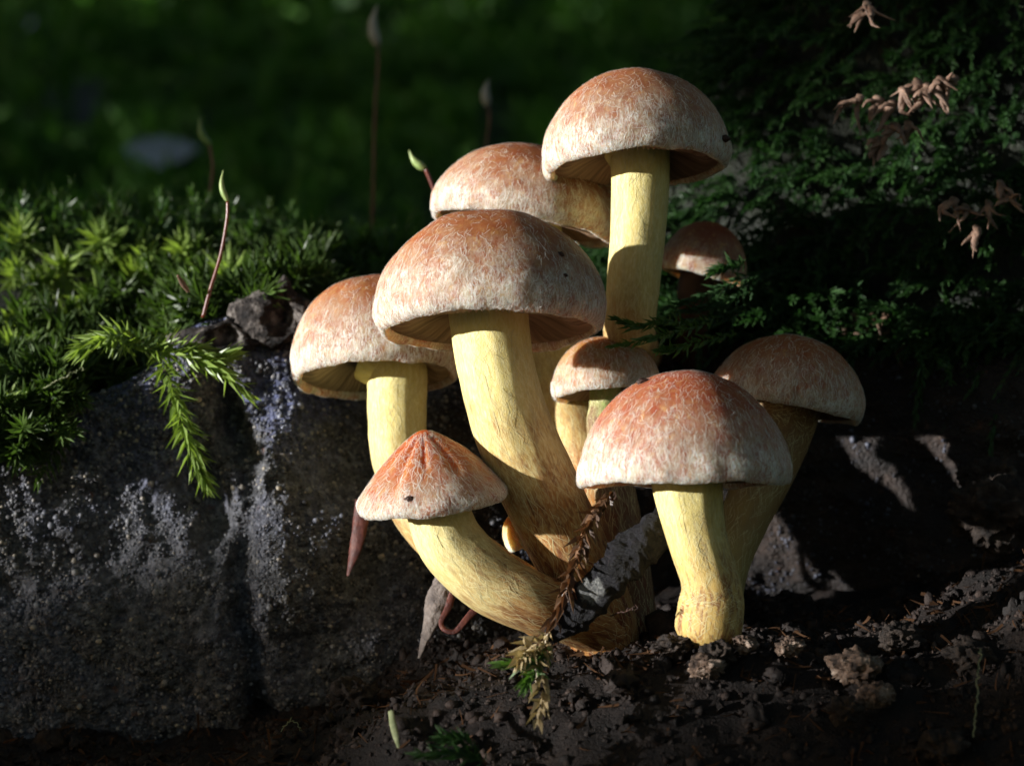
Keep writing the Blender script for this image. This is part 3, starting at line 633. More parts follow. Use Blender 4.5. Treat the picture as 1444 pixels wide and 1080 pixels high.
# star tipped shoots one can pick out in the left cushion
r4 = np.random.default_rng(22)
STARS = [
    (135, 340, 'highest star tipped moss shoot in the left cushion'),
    (185, 350, 'star tipped moss shoot just right of the highest one'),
    (20, 325, 'topmost star tipped moss shoot at the left picture edge'),
    (25, 375, 'second star tipped moss shoot down the left picture edge'),
    (62, 402, 'star tipped moss shoot inward of the second one at the left edge'),
    (95, 440, 'star tipped moss shoot above the sprig that points left'),
    (137, 420, 'large star tipped moss shoot in the middle of the left cushion'),
    (65, 478, 'star tipped moss shoot left of the sprig that points left'),
    (22, 492, 'fourth star tipped moss shoot down the left picture edge'),
    (72, 545, 'star tipped moss shoot hanging low over the lichened log at the left'),
    (15, 565, 'lowest star tipped moss shoot at the left picture edge'),
    (292, 372, 'star tipped moss shoot touching the sharp red stalk'),
    (240, 400, 'star tipped moss shoot beside the tiny straw bit'),
    (190, 395, 'star tipped moss shoot above the hanging moss sprig'),
    (265, 345, 'star tipped moss shoot left behind the sharp red stalk'),
    (330, 385, 'rightmost star tipped moss shoot of the left cushion'),
    (30, 432, 'third star tipped moss shoot down the left picture edge'),
    (82, 375, 'star tipped moss shoot lower left of the highest one'),
    (150, 378, 'star tipped moss shoot straight below the highest one'),
    (45, 522, 'star tipped moss shoot between the two lowest ones at the left edge'),
]
for px, py, lab in STARS:
    y = min(hit(px, py + 25) - 0.2, 4.5); p = at(px, py, y); d = np.array([r4.normal(0.05, 0.3), -0.9, r4.uniform(0.1, 0.55)]); d /= np.linalg.norm(d)
    L = r4.uniform(0.6, 0.9); b = p - d * L; SUNNY.append((*p, 0.38))
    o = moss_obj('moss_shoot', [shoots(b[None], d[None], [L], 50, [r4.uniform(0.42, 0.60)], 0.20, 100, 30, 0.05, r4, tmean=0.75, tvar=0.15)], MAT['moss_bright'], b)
    tag(o, lab, 'moss shoot', 'star tipped shoots in the left moss cushion')
def sprig_thing(name, label, cat, paths, mat, r, n, leafL, leafW=0.3, sp0=60, sp1=20, tm=0.6, stemcol=None):
    base = at(*paths[0][0]); pr = [sprig([at(*q) for q in pth], n if not isinstance(n, list) else n[i], leafL, leafW, sp0, sp1, r, tmean=tm, tvar=0.1) for i, pth in enumerate(paths)]
    o = moss_obj(name, pr, mat, base); return tag(o, label, cat)
sprig_thing('moss_sprig', 'bright moss sprig hanging straight down over the grey log face', 'moss sprig', [[(222, 488, 1.0), (240, 540, 0.7), (258, 600, 0.6), (275, 645, 0.6), (292, 684, 0.65)]], MAT['moss_bright'], r4, 130, 0.40, 0.21, 72, 22, 0.7)
sprig_thing('moss_sprig', 'bright moss sprig reaching sideways to the right across the top of the log', 'moss sprig', [[(150, 478, 1.0), (215, 492, 0.7), (265, 505, 0.6), (310, 522, 0.6), (348, 556, 0.7)], [(210, 485, 0.8), (265, 490, 0.7), (300, 505, 0.7), (325, 500, 0.8)]], MAT['moss_bright'], r4, 100, 0.38, 0.21, 68, 22, 0.65)
sprig_thing('moss_sprig', 'short bright moss sprig pointing left at the cushion edge', 'moss sprig', [[(205, 478, 0.8), (170, 472, 0.7), (140, 480, 0.55), (112, 492, 0.5)]], MAT['moss_bright'], r4, 80, 0.40, 0.21, 75, 30, 0.8)
sprig_thing('moss_sprig', 'dark green moss sprig lying across the foot of the tallest stem', 'moss sprig', [[(1010, 450, 0.3), (960, 466, -0.4), (915, 478, -0.9), (865, 488, -1.1)], [(985, 462, 0.0), (940, 452, -0.5), (900, 460, -0.7), (868, 450, -0.8)], [(1040, 470, 0.3), (990, 480, -0.2), (950, 492, -0.6), (930, 494, -0.8)]], MAT['moss_mid'], r4, 80, 0.20, 0.3, 50, 20, 0.5)
sprig_thing('moss_sprig', 'dark moss sprig hanging in front of the dull red cap', 'moss sprig', [[(1075, 385, 1.6), (1030, 400, 1.2), (985, 420, 1.0), (945, 432, 1.0)], [(1060, 410, 1.5), (1010, 430, 1.1), (960, 440, 0.9)], [(1050, 372, 1.6), (1025, 376, 1.3), (1005, 384, 1.2)], [(1060, 430, 1.4), (1015, 450, 0.9), (965, 455, 0.7)]], MAT['moss_dark'], r4, 70, 0.22, 0.3, 55, 20, 0.5)
dm = sprig_thing('moss_sprig', 'withered straw coloured moss sprig hanging below the bark strip', 'moss sprig', [[(775, 885, -3.15), (762, 930, -3.65), (765, 975, -4.0), (758, 1012, -4.35)], [(770, 900, -3.3), (745, 915, -3.6), (735, 930, -3.8)]], MAT['moss_dead'], r4, 26, 0.34, 0.34, 55, 25, 0.6)
sprig_thing('moss_sprig', 'small green moss sprig pointing left under the bark strip', 'moss sprig', [[(770, 915, -3.3), (745, 932, -3.6), (708, 938, -3.7)], [(770, 915, -3.3), (755, 945, -3.8), (742, 965, -4.0)]], MAT['moss_mid'], r4, 36, 0.28, 0.28, 50, 18, 0.5)
sprig_thing('moss_sprig', 'dim green moss sprig on the dark soil at the bottom edge', 'moss sprig', [[(680, 1075, -4.8), (640, 1062, -4.9), (590, 1064, -4.9)], [(680, 1075, -4.8), (655, 1045, -4.8), (625, 1040, -4.8)]], MAT['moss_dark'], r4, 40, 0.26, 0.28, 50, 18, 0.5)

# ---------------------------------------------------------------- moss capsules on stalks
MAT['seta'] = simple('red_stalk', [(0.3, (0.05, 0.008, 0.006)), (0.7, (0.15, 0.03, 0.012))], 1.5, 0.35, 0.1, 20, 0.01, spec=0.6)
MAT['capsule'] = simple('green_capsule', [(0.3, (0.10, 0.20, 0.04)), (0.7, (0.34, 0.40, 0.16))], 3.0, 0.4, 0.15, 20, 0.01, sss=0.1)
MAT['capsule_pale'] = simple('pale_capsule', [(0.3, (0.30, 0.28, 0.22)), (0.7, (0.45, 0.43, 0.36))], 3.0, 0.4, 0.15, 20, 0.01)
def capsule_stalk(label, path, tip, y, w, cw, mat='capsule'):
    pts = np.array([at(px, py, y) for px, py in path]); base = pts[0]
    root = empty('moss_capsule', base, label, 'moss capsule', 'moss capsules on thin red stalks')
    C = catmull(pts, 30); k = sc_at(y); V, F = tube(C, np.full(30, w * 0.5 * k) * np.linspace(1.1, 0.85, 30), 8)
    link('stalk', make_mesh('stalk', V - base, F), MAT['seta'], root)
    e0, e1 = pts[-1], at(tip[0], tip[1], y); t = np.linspace(0, 1, 20)
    bend = np.cross(e1 - e0, [0, 1.0, 0]) * 0.12
    C = e0 + (e1 - e0) * t[:, None] + bend * np.sin(np.pi * t)[:, None]
    R = np.interp(t, [0, 0.08, 0.25, 0.5, 0.75, 1], [0.5, 0.8, 1.0, 0.85, 0.45, 0.1]) * cw * 0.5 * k
    V, F = tube(C, R, 10); link('capsule', make_mesh('capsule', V - base, F), MAT[mat], root)
capsule_stalk('sharp thin moss stalk with a slender pale green tip above the left log', [(286, 448), (296, 410), (311, 360), (320, 310), (321, 284)], (315, 240), 0.9, 5, 9)
capsule_stalk('blurred thick red moss stalk with green tip, left of the sharp stalk', [(280, 385), (286, 330), (293, 290), (300, 240), (296, 205)], (282, 166), 9.0, 4.5, 11)
capsule_stalk('blurred moss stalk with a whitish tip at the top of the picture', [(522, 390), (526, 290), (528, 190), (530, 140), (533, 95), (533, 65)], (532, 8), 12.0, 4, 16, 'capsule_pale')
capsule_stalk('faint blurred moss stalk with a pale tip, left above the tallest cap', [(680, 395), (684, 290), (686, 210), (690, 170), (688, 150)], (690, 112), 13.0, 3.5, 14, 'capsule_pale')
capsule_stalk('short moss stalk with a green tip leaning left beside the half hidden cap', [(650, 430), (638, 340), (613, 270), (600, 238)], (577, 212), 3.2, 7, 13)

# ---------------------------------------------------------------- bark strip, dry scraps
def bark_material(spots=()):
    M = Mat('dark_bark'); ob = M.obj()
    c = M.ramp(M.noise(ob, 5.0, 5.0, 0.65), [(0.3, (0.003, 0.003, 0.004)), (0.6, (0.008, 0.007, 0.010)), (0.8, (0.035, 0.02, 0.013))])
    nz = M.math('MULTIPLY', M.math('SUBTRACT', M.noise(ob, 7.0, 5.0, 0.7), 0.5), 1.5); lich = M.ramp(M.noise(ob, 3.1, 5.0, 0.6), [(0.68, 0.0), (0.74, 0.5)])
    for c0, rad in spots:
        dd = M.n('VectorMath', operation='DISTANCE'); M.put(dd.inputs[0], ob); M.put(dd.inputs[1], tuple(float(q) for q in c0))
        m_ = M.ramp(M.math('ADD', M.math('DIVIDE', dd.outputs['Value'], rad), nz), [(0.75, 1.0), (0.95, 0.0)]); lich = M.math('MAXIMUM', lich, m_)
    lc = M.ramp(M.noise(ob, 16.0, 4.0, 0.7), [(0.35, (0.05, 0.05, 0.05)), (0.65, (0.24, 0.24, 0.225))])
    c = M.mix(lich, c, lc)
    return M.end(M.bsdf(Base_Color=c, Roughness=0.6, Normal=M.bump(M.noise(M.vmul(ob, (1, 1, 1)), 16.0, 6.0, 0.7), 0.9, 0.08), Specular_IOR_Level=0.25))
MAT['bark'] = bark_material()
def strip(name, label, cat, path, widths, mat, thick=0.25, noise_a=0.08, seg=28, n=70, seed=1, twist=0.0, parent=None):
    pts = np.array([at(*q) for q in path]); base = pts[0]; C = catmull(pts, n); T, A, B = frames(C)
    tw = np.linspace(0, twist, n)[:, None]; A, B = A * np.cos(tw) + B * np.sin(tw), -A * np.sin(tw) + B * np.cos(tw)
    R = np.interp(np.linspace(0, 1, n), np.linspace(0, 1, len(widths)), widths) / 200.0
    th = np.linspace(0, 2 * np.pi, seg, endpoint=False); TH, S = np.meshgrid(th, np.linspace(0, 1, n))
    d = 1 + noise_a * 2.2 * fbm(np.stack([np.cos(TH) * 1.6, np.sin(TH) * 1.6, S * n / 9 + seed * 5], -1), 4, seed) 
    V = C[:, None] + (R[:, None] * d)[..., None] * (np.cos(TH)[..., None] * A[:, None] * thick + np.sin(TH)[..., None] * B[:, None])
    V = V.reshape(-1, 3); V = np.vstack([V, C[0], C[-1]]); kk = np.arange(seg); k2 = (kk + 1) % seg
    F = [grid_faces(n, seg, True), np.stack([k2, kk, np.full(seg, n * seg)], 1), np.stack([(n - 1) * seg + kk, (n - 1) * seg + k2, np.full(seg, n * seg + 1)], 1)]
    o = link(name, make_mesh(name, V - base, F), mat, None, base); return tag(o, label, cat)
strip('bark_strip', 'dark slab of bark with grey lichen patches leaning across the stems', 'bark', [(770, 902, -3.0), (808, 866, -2.95), (862, 810, -2.85), (910, 764, -2.65), (956, 718, -2.35)], [18, 46, 54, 52, 40], bark_material([(at(835, 832, -3.0) - at(770, 902, -3.0), 0.2)]), 0.5, 0.20, 60, 150, 3)
MAT['drystrand'] = simple('dry_strand', [(0.3, (0.03, 0.014, 0.007)), (0.55, (0.13, 0.065, 0.03)), (0.75, (0.36, 0.20, 0.08))], 4.0, 0.55, 0.7, 18, 0.05)
strip('dry_strand', 'ragged brown dry strand curling down along the bark slab', 'plant scrap', [(858, 700, -2.2), (832, 735, -2.5), (812, 790, -2.85), (795, 840, -2.95), (780, 880, -2.95), (768, 908, -2.9)], [14, 9, 9, 6, 8, 3], MAT['drystrand'], 0.45, 0.5, 16, 90, 5, 2.5)
ds = bpy.data.objects['dry_strand']; _b = np.array(ds.location)
MAT['leaf_brown'] = moss_material('brown_leaflet', (0.02, 0.010, 0.006), (0.13, 0.065, 0.028), (0.08, 0.03, 0.01))
_l = moss_obj('leaflets', [sprig([at(*q) for q in [(866, 690, -2.2), (832, 735, -2.55), (812, 790, -2.9), (795, 840, -3.0), (780, 880, -3.0), (768, 908, -3.0)]], 75, 0.34, 0.36, 50, 25, np.random.default_rng(5), tmean=0.4, tvar=0.1)], MAT['leaf_brown'], _b, ds); tag(_l, kind='stuff')
MAT['redscrap'] = simple('red_scrap', [(0.3, (0.03, 0.010, 0.010)), (0.6, (0.11, 0.03, 0.02)), (0.8, (0.26, 0.12, 0.06))], 5.0, 0.5, 0.4, 18, 0.04, sss=0.1)
MAT['greyscrap'] = simple('grey_scrap', [(0.3, (0.07, 0.055, 0.05)), (0.6, (0.20, 0.165, 0.145)), (0.8, (0.32, 0.28, 0.25))], 5.0, 0.7, 0.7, 18, 0.05)
strip('leaf_scrap', 'rusty red leaf scrap hanging below the bell shaped cap', 'leaf scrap', [(512, 705, 0.5), (507, 745, 0.4), (500, 778, 0.35), (490, 812, 0.3)], [22, 24, 18, 4], MAT['redscrap'], 0.35, 0.12, 18, 50, 6, 0.6)
strip('leaf_scrap', 'thin red folded leaf scrap shaped like a hook under the bent stem', 'leaf scrap', [(642, 812, -0.6), (634, 850, -0.7), (622, 880, -0.8), (640, 891, -0.85), (662, 868, -0.8), (690, 842, -0.7)], [5, 10, 7, 6, 10, 13], MAT['redscrap'], 0.3, 0.2, 16, 80, 7, 0.4)
strip('leaf_scrap', 'withered grey brown leaf scrap hanging down the log left of the hook', 'leaf scrap', [(634, 800, 0.0), (620, 840, -0.05), (606, 880, -0.1), (590, 928, -0.15)], [26, 32, 22, 4], MAT['greyscrap'], 0.4, 0.3, 20, 60, 8, 0.7)
MAT['needle'] = simple('needle', [(0.3, (0.10, 0.12, 0.05)), (0.7, (0.30, 0.32, 0.18))], 5.0, 0.4, 0.2, 18, 0.02)
strip('needle', 'single pale green needle lying near the bottom edge', 'needle', [(551, 1002, -3.9), (554, 1020, -4.1), (558, 1036, -4.3), (562, 1054, -4.5)], [7, 9, 8, 3], MAT['needle'], 0.4, 0.05, 12, 30, 9)
strip('straw', 'tiny pale straw bit sticking up from the moss beside the sharp stalk', 'plant scrap', [(266, 412, 0.8), (258, 400, 0.7), (250, 388, 0.6)], [5, 9, 3], MAT['tan'], 0.5, 0.1, 10, 20, 10)

# broken wood peak at the top of the log
MAT['stub'] = simple('broken_wood', [(0.36, (0.004, 0.003, 0.003)), (0.5, (0.025, 0.019, 0.016)), (0.58, (0.10, 0.085, 0.075)), (0.75, (0.22, 0.20, 0.18))], 3.4, 0.75, 1.0, 14, 0.09)
def stub(label, px, py, y, rx, rz, seed, mat):
    q = U4 * (1 + 0.5 * fbm(U4 * 1.6 + seed * 7.7, 6, seed, 0.7)[:, None]); hol = np.exp(-(((U4[:, 0] - 0.25) / 0.36) ** 2 + ((U4[:, 2] - 0.15) / 0.5) ** 2)) * (U4[:, 1] < 0)
    V = q * np.array([rx, rx * 0.6, rz]) * sc_at(y); V[:, 1] += hol * rx * 0.6 * sc_at(y); V[:, 2] += np.exp(-((U4[:, 0] - 0.28) / 0.2) ** 2) * rz * 0.5 * sc_at(y) * (U4[:, 2] > 0)
    o = link('wood_stub', make_mesh('wood_stub', V, [F4]), mat, None, at(px, py, y)); tag(o, label, 'wood')
U4, F4 = ico(4)
stub('jagged broken wood peak with a black hollow left of the leftmost cap', 385, 452, 1.9, 58, 40, 3, MAT['stub'])
stub('low crusted wood lump under the sharp red stalk', 305, 480, 1.8, 62, 20, 5, MAT['stub'])
# ---------------------------------------------------------------- pale lobed fungus / dead leaf clusters on the right bank
r5 = np.random.default_rng(31)
def lobes(label, spots, length, width, seed, mat='tan'):
    r = np.random.default_rng(seed); y0 = min(hit(px, py) for px, py in spots) - 0.22; base = at(spots[0][0], spots[0][1], y0 + 0.3)
    root = empty('lobed_lichen', base, label, 'lichen', 'pale lobed lichen tufts on the mossy bank')
    for px, py in spots:
        p = at(px, py, y0 + r.uniform(0, 0.25)); L = length / 100 * r.uniform(0.7, 1.25)
        for b in range(r.integers(3, 6)):
            d = np.array([r.normal(-0.25, 0.6), r.uniform(-0.7, -0.1), r.normal(-0.6, 0.45)]); d /= np.linalg.norm(d)
            mid = p + d * L * 0.5 + r.normal(0, 0.05, 3); end = p + d * L + np.array([0, 0, -0.05]) + r.normal(0, 0.05, 3)
            C = catmull([p + np.array([0.02, 0.18, 0.08]), p, mid, end], 16)
            R = np.interp(np.linspace(0, 1, 16), [0, 0.3, 0.6, 0.85, 1], [0.6, 1.0, 0.75, 0.45, 0.06]) * width / 200 * r.uniform(0.7, 1.2)
            V, F = tube(C, R * (1 + 0.3 * r.uniform(-1, 1, 16)), 8, 0.5)
            link('lobe', make_mesh('lobe', V - base, F), MAT[mat], root)
MAT['tan_dark'] = simple('tan_dark', [(0.3, (0.05, 0.028, 0.018)), (0.6, (0.14, 0.085, 0.055)), (0.8, (0.24, 0.17, 0.12))], 5.0, 0.6, 0.4, 22, 0.03)
lobes('largest tuft of tan finger lobes on the upper right moss bank', [(1212, 140), (1238, 142), (1258, 148), (1275, 130), (1295, 118), (1310, 125), (1328, 115), (1344, 112)], 42, 15, 1)
lobes('small tan lobed tuft just below the largest one', [(1262, 180), (1282, 178), (1240, 200)], 34, 16, 2)
lobes('whitish lobed tuft hanging at the far right in dark moss', [(1345, 285), (1362, 295), (1395, 290), (1412, 262), (1425, 280), (1378, 325)], 34, 12, 3)
lobes('dull brown lobed tuft above the rightmost mushroom', [(1188, 452), (1210, 445), (1232, 450), (1255, 440), (1262, 475), (1280, 470)], 36, 13, 4, 'tan_dark')
lobes('pale lobed bit at the very top of the mossy bank', [(1222, 8), (1228, 14)], 34, 12, 5)

# ---------------------------------------------------------------- clods of earth
U3, F3 = ico(3)
U5, F5 = ico(4)
def clod(label, px, py, r_px, y, seed, mat='clod', flat=0.8):
    bl = lambda f, k: 1 - np.abs(noise(U5 * f + seed * 5.3, seed + k)) * 2
    q = U5 * (0.75 + 0.5 * fbm(U5 * 1.6 + seed * 7.7, 3, seed)[:, None] + 0.20 * bl(2.6, 1)[:, None] + 0.13 * bl(5.5, 2)[:, None] + 0.07 * bl(11.0, 3)[:, None])
    y = min(y, soil_hit(px, py) + r_px * 0.003) if py > 800 else y
    p = at(px, py, y); R = r_px * sc_at(y)
    V = q * R * np.array([1.1, 0.9, flat]) 
    o = link('earth_clod', make_mesh('earth_clod', V, [F5]), MAT[mat], None, p); tag(o, label, 'clod', 'pale clods on the dark soil')
for i, (lab, px, py, rr, y, mt) in enumerate([
    ('small whitish clod nearest the swollen stem base', 1050, 907, 17, -3.1, 'clod'),
    ('whitish grey clod standing second from the swollen stem base', 1112, 912, 18, -3.1, 'clod'),
    ('largest pale tan clod in the middle of the right soil', 1208, 940, 32, -3.4, 'clod'),
    ('tan clod right below the largest pale one', 1238, 980, 25, -3.8, 'clod'),
    ('grey tan clod left of the small whitish one', 998, 940, 24, -3.4, 'clod'),
    ('brown clod behind and above the largest pale one', 1268, 900, 30, -2.4, 'crumbclod'),
    ('grey clod at the right side beside a thin filament', 1368, 930, 34, -3.0, 'clod2'),
    ('pale brown clod at the lower left of the soil', 496, 985, 34, -0.3, 'clod2'),
    ('grey brown clod close to the bottom under the rightmost clods', 1190, 1000, 24, -4.0, 'clod2'),
    ('big brown lumpy clod at the right edge of the log', 1402, 722, 62, 0.3, 'clod2'),
    ('smaller brown clod above the big lumpy one at the right edge', 1392, 672, 34, 0.9, 'clod2'),
    ('dark crumbly clod against the left of the swollen stem base', 950, 912, 24, -2.9, 'clod2'),
    ('dark crumbly clod in front of the swollen stem base', 1012, 922, 22, -3.2, 'clod2'),
    ('low grey clod at the bottom right edge', 1330, 1050, 30, -4.4, 'clod2')]):
    if mt not in MAT:
        MAT[mt] = simple(mt, [(0.35, (0.006, 0.004, 0.003)), (0.58, (0.03, 0.02, 0.014)), (0.78, (0.12, 0.09, 0.07))], 4.0, 0.8, 0.8, 20, 0.05)
    clod(lab, px, py, rr, y, 40 + i, mt)

# ---------------------------------------------------------------- unseen leaf screens added at left to block the sun around a shaped gap
r6 = np.random.default_rng(61)
Sv = np.array(SUN); E1 = nrm(np.cross([0, 0, 1.0], Sv)); E1 = E1 * np.sign(E1[1]); E2 = nrm(np.cross(Sv, E1)); E2 = E2 * np.sign(E2[2])
def sp(p): p = np.asarray(p); return np.stack([p @ E1, p @ E2], -1)
LIT = []
def lit(px, py, rad, y): LIT.append((*sp(at(px, py, y)), rad))
for X, Y, Z, rad in SUNNY: LIT.append((*sp((X, Y, Z)), rad))
for q in [(250, 540, 0.5, 0.6), (275, 630, 0.22, 0.6), (140, 480, 0.7, 0.6), (310, 520, 0.5, 0.6), (100, 430, 0.7, 1.4), (40, 470, 0.6, 1.2), (390, 410, 0.6, 1.9), (60, 620, 0.6, 0.9), (120, 600, 0.5, 0.9), (190, 640, 0.3, 0.9), (318, 260, 0.35, 0.9)]: lit(*q)
LIT = np.array(LIT)
LEAF_T = np.array([(0, 0, 0), (0.3, 0.24, 0.03), (0.3, -0.24, 0.03), (0.62, 0.2, 0.02), (0.62, -0.2, 0.02), (1, 0, -0.06), (0.3, 0, -0.02), (0.62, 0, -0.03)], float)
LEAF_F = np.array([(0, 1, 6), (0, 6, 2), (1, 3, 7), (1, 7, 6), (6, 7, 4), (6, 4, 2), (3, 5, 7), (7, 5, 4)])
MAT['leaf'] = moss_material('blocker_leaf', (0.02, 0.06, 0.012), (0.06, 0.13, 0.025), (0.05, 0.12, 0.01))
MAT['trunk'] = simple('blocker_wood', [(0.3, (0.03, 0.02, 0.014)), (0.7, (0.10, 0.075, 0.055))], 0.3, 0.8, 0.7, 1.0, 0.5)
def sunblocker(label, n, e1r, e2r, sr, size, margin, foot):
    c = np.stack([r6.uniform(*e1r, n), r6.uniform(*e2r, n)], -1); s = r6.uniform(*sr, n)
    d = np.min(np.linalg.norm(c[:, None] - LIT[None, :, :2], axis=2) - LIT[None, :, 2], axis=1)
    k = d > margin + size * 0.35; c, s = c[k], s[k]; m = len(c)  # leaves that would shade the lit spots are dropped
    P = c[:, :1] * E1 + c[:, 1:] * E2 + s[:, None] * Sv; gz = floor_z(P[:, 0], P[:, 1]); k = P[:, 2] > gz; P = P[k]; m = len(P)
    ax = nrm(r6.normal(0, 1, (m, 3)) + np.array([0, 0, -0.4])); nn = nrm(np.cross(ax, r6.normal(0, 1, (m, 3)))); sd = np.cross(ax, nn)
    L = size * r6.uniform(0.7, 1.25, m)
    V = P[:, None] + L[:, None, None] * ((LEAF_T[None, :, :1] - 0.5) * ax[:, None] + LEAF_T[None, :, 1:2] * 1.3 * sd[:, None] + LEAF_T[None, :, 2:] * nn[:, None])
    F = (LEAF_F[None] + (np.arange(m) * 8)[:, None, None]).reshape(-1, 3)
    b = np.array([*foot, float(floor_z(np.array([foot[0]]), np.array([foot[1]]))[0])])
    root = empty('sunblocker', b, label, 'sunblocker', 'unseen leafy sun blockers left of the log')
    fo = link('foliage', make_mesh('foliage', V.reshape(-1, 3) - b, [F], {'tint': np.repeat(r6.random(m), 8), 'tip': np.zeros(m * 8)}), MAT['leaf'], root); tag(fo, kind='stuff')
    for i in range(7):                       # main stems, clear of the gap
        for tr in range(40):
            e = P[r6.integers(0, m)]; mid = (b + e) / 2 + np.array([0, 0, 0.15 * np.linalg.norm(e - b)])
            C = catmull([b + r6.normal(0, size * 0.3, 3) * [1, 1, 0], mid, e], 24); q = sp(C)
            if np.min(np.linalg.norm(q[:, None] - LIT[None, :, :2], axis=2) - LIT[None, :, 2]) > margin + 0.5: break
        else: continue
        Vt, Ft = tube(C, np.linspace(size * 0.22, size * 0.05, 24), 8); link('branch', make_mesh('branch', Vt - b, Ft), MAT['trunk'], root)
sunblocker('leafy bush added unseen at the left to shade the log', 1500, (-14, 22), (-12, 20), (110, 190), 4.2, 0.15, (-150, -20))
sunblocker('larger leafy bush added unseen further back on the left to shade the slope', 1300, (6, 150), (-14, 70), (230, 420), 11.0, 0.5, (-300, 40))

# ---------------------------------------------------------------- leaf shapes coloured as blurred light spots far behind, specks on the caps, stray filaments
MAT['glintleaf'] = simple('sky_glint_leaf', [(0.3, (0.11, 0.15, 0.21)), (0.7, (0.22, 0.29, 0.37))], 0.6, 0.25, 0.2, 3.0, 0.1, spec=0.6)  # blue stands in for reflected sky
MAT['bokehleaf'] = simple('dim_bokeh_leaf', [(0.3, (0.030, 0.032, 0.055)), (0.7, (0.06, 0.065, 0.10))], 0.5, 0.45, 0.2, 3.0, 0.1)  # dim tint stands in for faint blurred light
def bokeh_leaf(label, px, py, y, length, wid, tilt, mat, seed):
    u, v = np.meshgrid(np.linspace(0, 1, 22), np.linspace(-1, 1, 13)); k = sc_at(y)
    h = np.sin(np.pi * u ** 0.85) ** 0.8 * (1 + 0.08 * np.sin(u * 26)) 
    X = (u - 0.5) * length * k; Z = v * h * wid * 0.5 * k; Yb = (0.12 * v ** 2 + 0.10 * np.sin(u * 3 + seed)) * wid * k
    c, s_ = math.cos(math.radians(tilt)), math.sin(math.radians(tilt))
    V = np.stack([X * c - Z * s_, Yb + Z * 0.5, X * s_ + Z * c], -1).reshape(-1, 3); nrmv = np.array([0, 0.06 * k * 4, 0])
    F = grid_faces(13, 22); n = len(V); V2 = np.vstack([V, V + nrmv])
    ring = np.concatenate([np.arange(22), np.arange(1, 13) * 22 + 21, 12 * 22 + np.arange(20, -1, -1), np.arange(11, 0, -1) * 22])
    r2_ = np.roll(ring, -1); side = np.stack([ring, r2_, r2_ + n, ring + n], 1)
    o = link('bokeh_leaf', make_mesh('bokeh_leaf', V2, [np.vstack([F, F + n, side])]), MAT[mat], None, at(px, py, y)); tag(o, label, 'fallen leaf', 'leaf shapes standing in for blurred light behind')
bokeh_leaf('leaf shape coloured blue for the sky glint behind the red stalks on the left', 222, 214, 70, 120, 46, 4, 'glintleaf', 1)
bokeh_leaf('dim violet leaf shape painted for blurred light in the upper left corner', 70, 45, 150, 200, 70, 12, 'bokehleaf', 2)
bokeh_leaf('dim teal leaf shape painted for blurred light below the upper left corner', 95, 150, 105, 170, 80, 20, 'bokehleaf', 3)
MAT['speck'] = simple('dark_speck', [(0.3, (0.012, 0.008, 0.006)), (0.7, (0.05, 0.02, 0.012))], 6.0, 0.6, 0.4, 30, 0.02)
def cap_hit(px, py):
    d = (at(px, py, 0) - np.array([0, -DCAM, 0])); o = Vector((0, -DCAM, 0)); dg = bpy.context.evaluated_depsgraph_get()
    ok, loc, nn, idx, ob, mt = sc.ray_cast(dg, o, Vector(d).normalized()); return np.array(loc), np.array(nn)
bpy.context.view_layer.update()
for i, (lab, px, py, rr) in enumerate([('dark speck high on the right of the largest cap', 790, 358, 4.5), ('tiny dark speck in the right half of the largest cap', 797, 388, 3), ('dark speck on the pale rim of the bell shaped cap', 578, 703, 5),
        ('small dark red crumb at the upper left of the front right cap', 908, 538, 7), ('cluster of dark dots near the right rim of the tallest cap', 1021, 196, 6), ('black dot at the upper left of the rightmost cap', 1018, 514, 3)]):
    p, nn = cap_hit(px, py); q = U3 * (1 + 0.5 * fbm(U3 * 2 + i * 9, 3, i)[:, None]) * rr / 100 * np.array([1.3, 0.8, 0.8])
    o = link('debris_speck', make_mesh('debris_speck', q, [F3]), MAT['speck'], None, p + nn * 0.01); tag(o, lab, 'debris')
def filament(label, path, w, mat):
    pts = [at(*q) for q in path]; C = catmull(pts, 40); C = C + 0.02 * np.random.default_rng(len(path)).normal(0, 1, C.shape) * np.linspace(0.2, 1, 40)[:, None]
    V, F = tube(C, np.full(40, w / 200.0), 6); o = link('filament', make_mesh('filament', V - pts[0], F), MAT[mat], None, pts[0]); tag(o, label, 'filament')
filament('thin dark rootlet sticking out right of the bark slab', [(860, 868, -2.8), (880, 862, -3.0), (898, 855, -3.1)], 1.6, 'speck')
filament('thin pale filament standing on the soil at the right', [(1372, 1040, -5.2), (1376, 1000, -5.0), (1380, 950, -4.7), (1384, 912, -4.4)], 1.6, 'needle')
filament('pale thread at the lower left of the soil', [(440, 1050, -1.6), (425, 1030, -1.6), (412, 1015, -1.7), (398, 1028, -1.7)], 1.6, 'needle')
filament('fine white thread under the left moss cushion', [(60, 548, 0.7), (90, 532, 0.6), (118, 518, 0.6)], 1.4, 'needle')

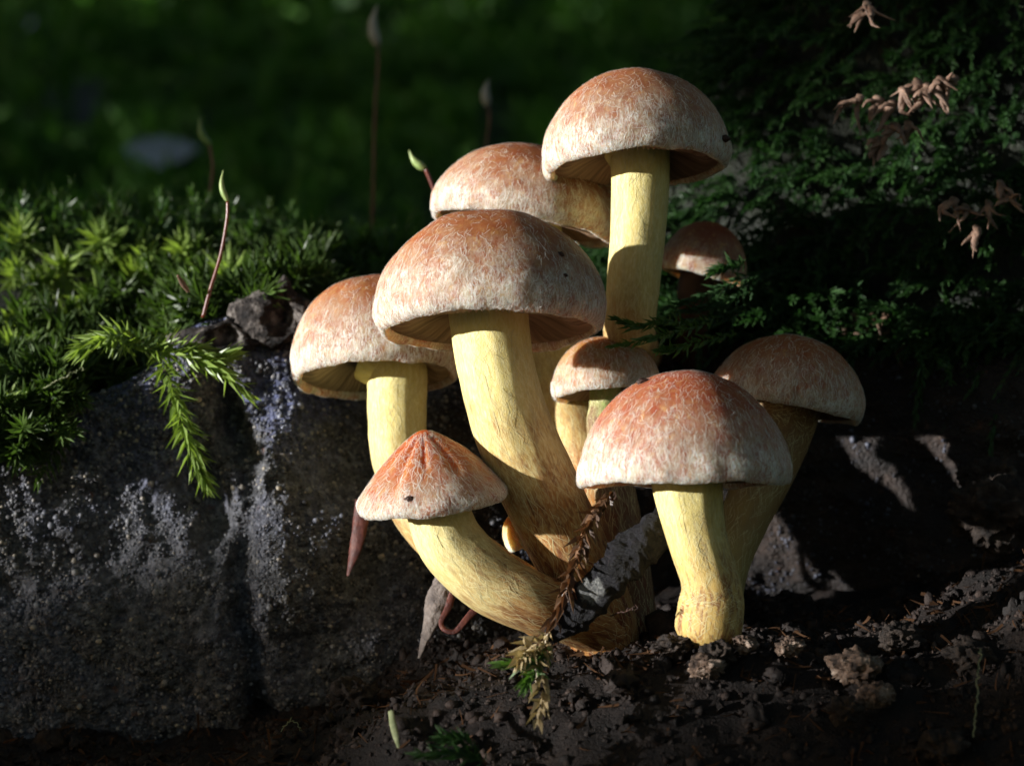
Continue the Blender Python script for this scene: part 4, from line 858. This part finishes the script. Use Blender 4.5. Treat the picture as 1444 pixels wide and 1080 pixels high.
# ---------------------------------------------------------------- forest tree added out of view, its crown cutting the sky light above
def skyblocker(label, foot, height, crown_c, crown_r, n, leaf, seed):
    r = np.random.default_rng(seed); b = np.array([*foot, float(floor_z(np.array([foot[0]]), np.array([foot[1]]))[0])]); root = empty('skyblocker', b, label, 'skyblocker', 'unseen crowns blocking sky light around the log')
    C = catmull([b, b + np.array([8, -5, height * 0.4]), b + np.array([-6, 4, height * 0.75]), b + np.array([0, 0, height])], 40)
    V, F = tube(C, np.linspace(22, 8, 40) * (1 + 0.06 * r.uniform(-1, 1, 40)), 20); tr = link('trunk', make_mesh('trunk', V - b, F), MAT['trunk'], root)
    cc = np.array(crown_c); u = nrm(r.normal(0, 1, (n, 3))) * (r.random((n, 1)) ** 0.4); cl = nrm(r.normal(0, 1, (26, 3))) * 0.75
    u = u * 0.55 + cl[r.integers(0, 26, n)] * 0.55; P = cc + u * np.array(crown_r); m = n
    ax = nrm(r.normal(0, 1, (m, 3))); nn = nrm(np.cross(ax, r.normal(0, 1, (m, 3)))); sd = np.cross(ax, nn); L = leaf * r.uniform(0.7, 1.3, m)
    V = P[:, None] + L[:, None, None] * ((LEAF_T[None, :, :1] - 0.5) * ax[:, None] + LEAF_T[None, :, 1:2] * 1.3 * sd[:, None] + LEAF_T[None, :, 2:] * nn[:, None])
    F = (LEAF_F[None] + (np.arange(m) * 8)[:, None, None]).reshape(-1, 3)
    fo = link('crown', make_mesh('crown', V.reshape(-1, 3) - b, [F], {'tint': np.repeat(r.random(m), 8), 'tip': np.zeros(m * 8)}), MAT['leaf'], root); tag(fo, kind='stuff')
    for i in range(9):
        e_ = cc + cl[i] * np.array(crown_r) * 0.55; st = C[int(r.uniform(22, 38))]; mid = (st + e_) / 2 + np.array([0, 0, 12])
        V, F = tube(catmull([st, mid, e_], 20), np.linspace(7, 1.5, 20), 8); link('limb', make_mesh('limb', V - b, F), MAT['trunk'], root)
skyblocker('large tree added unseen behind the right bank, its crown cutting sky light', (190, 230), 330, (40, 90, 330), (330, 260, 110), 5200, 16, 1)
skyblocker('tree added unseen far behind on the left, its wide crown cutting sky light', (-260, 420), 420, (-220, 330, 430), (330, 300, 150), 3200, 22, 2)
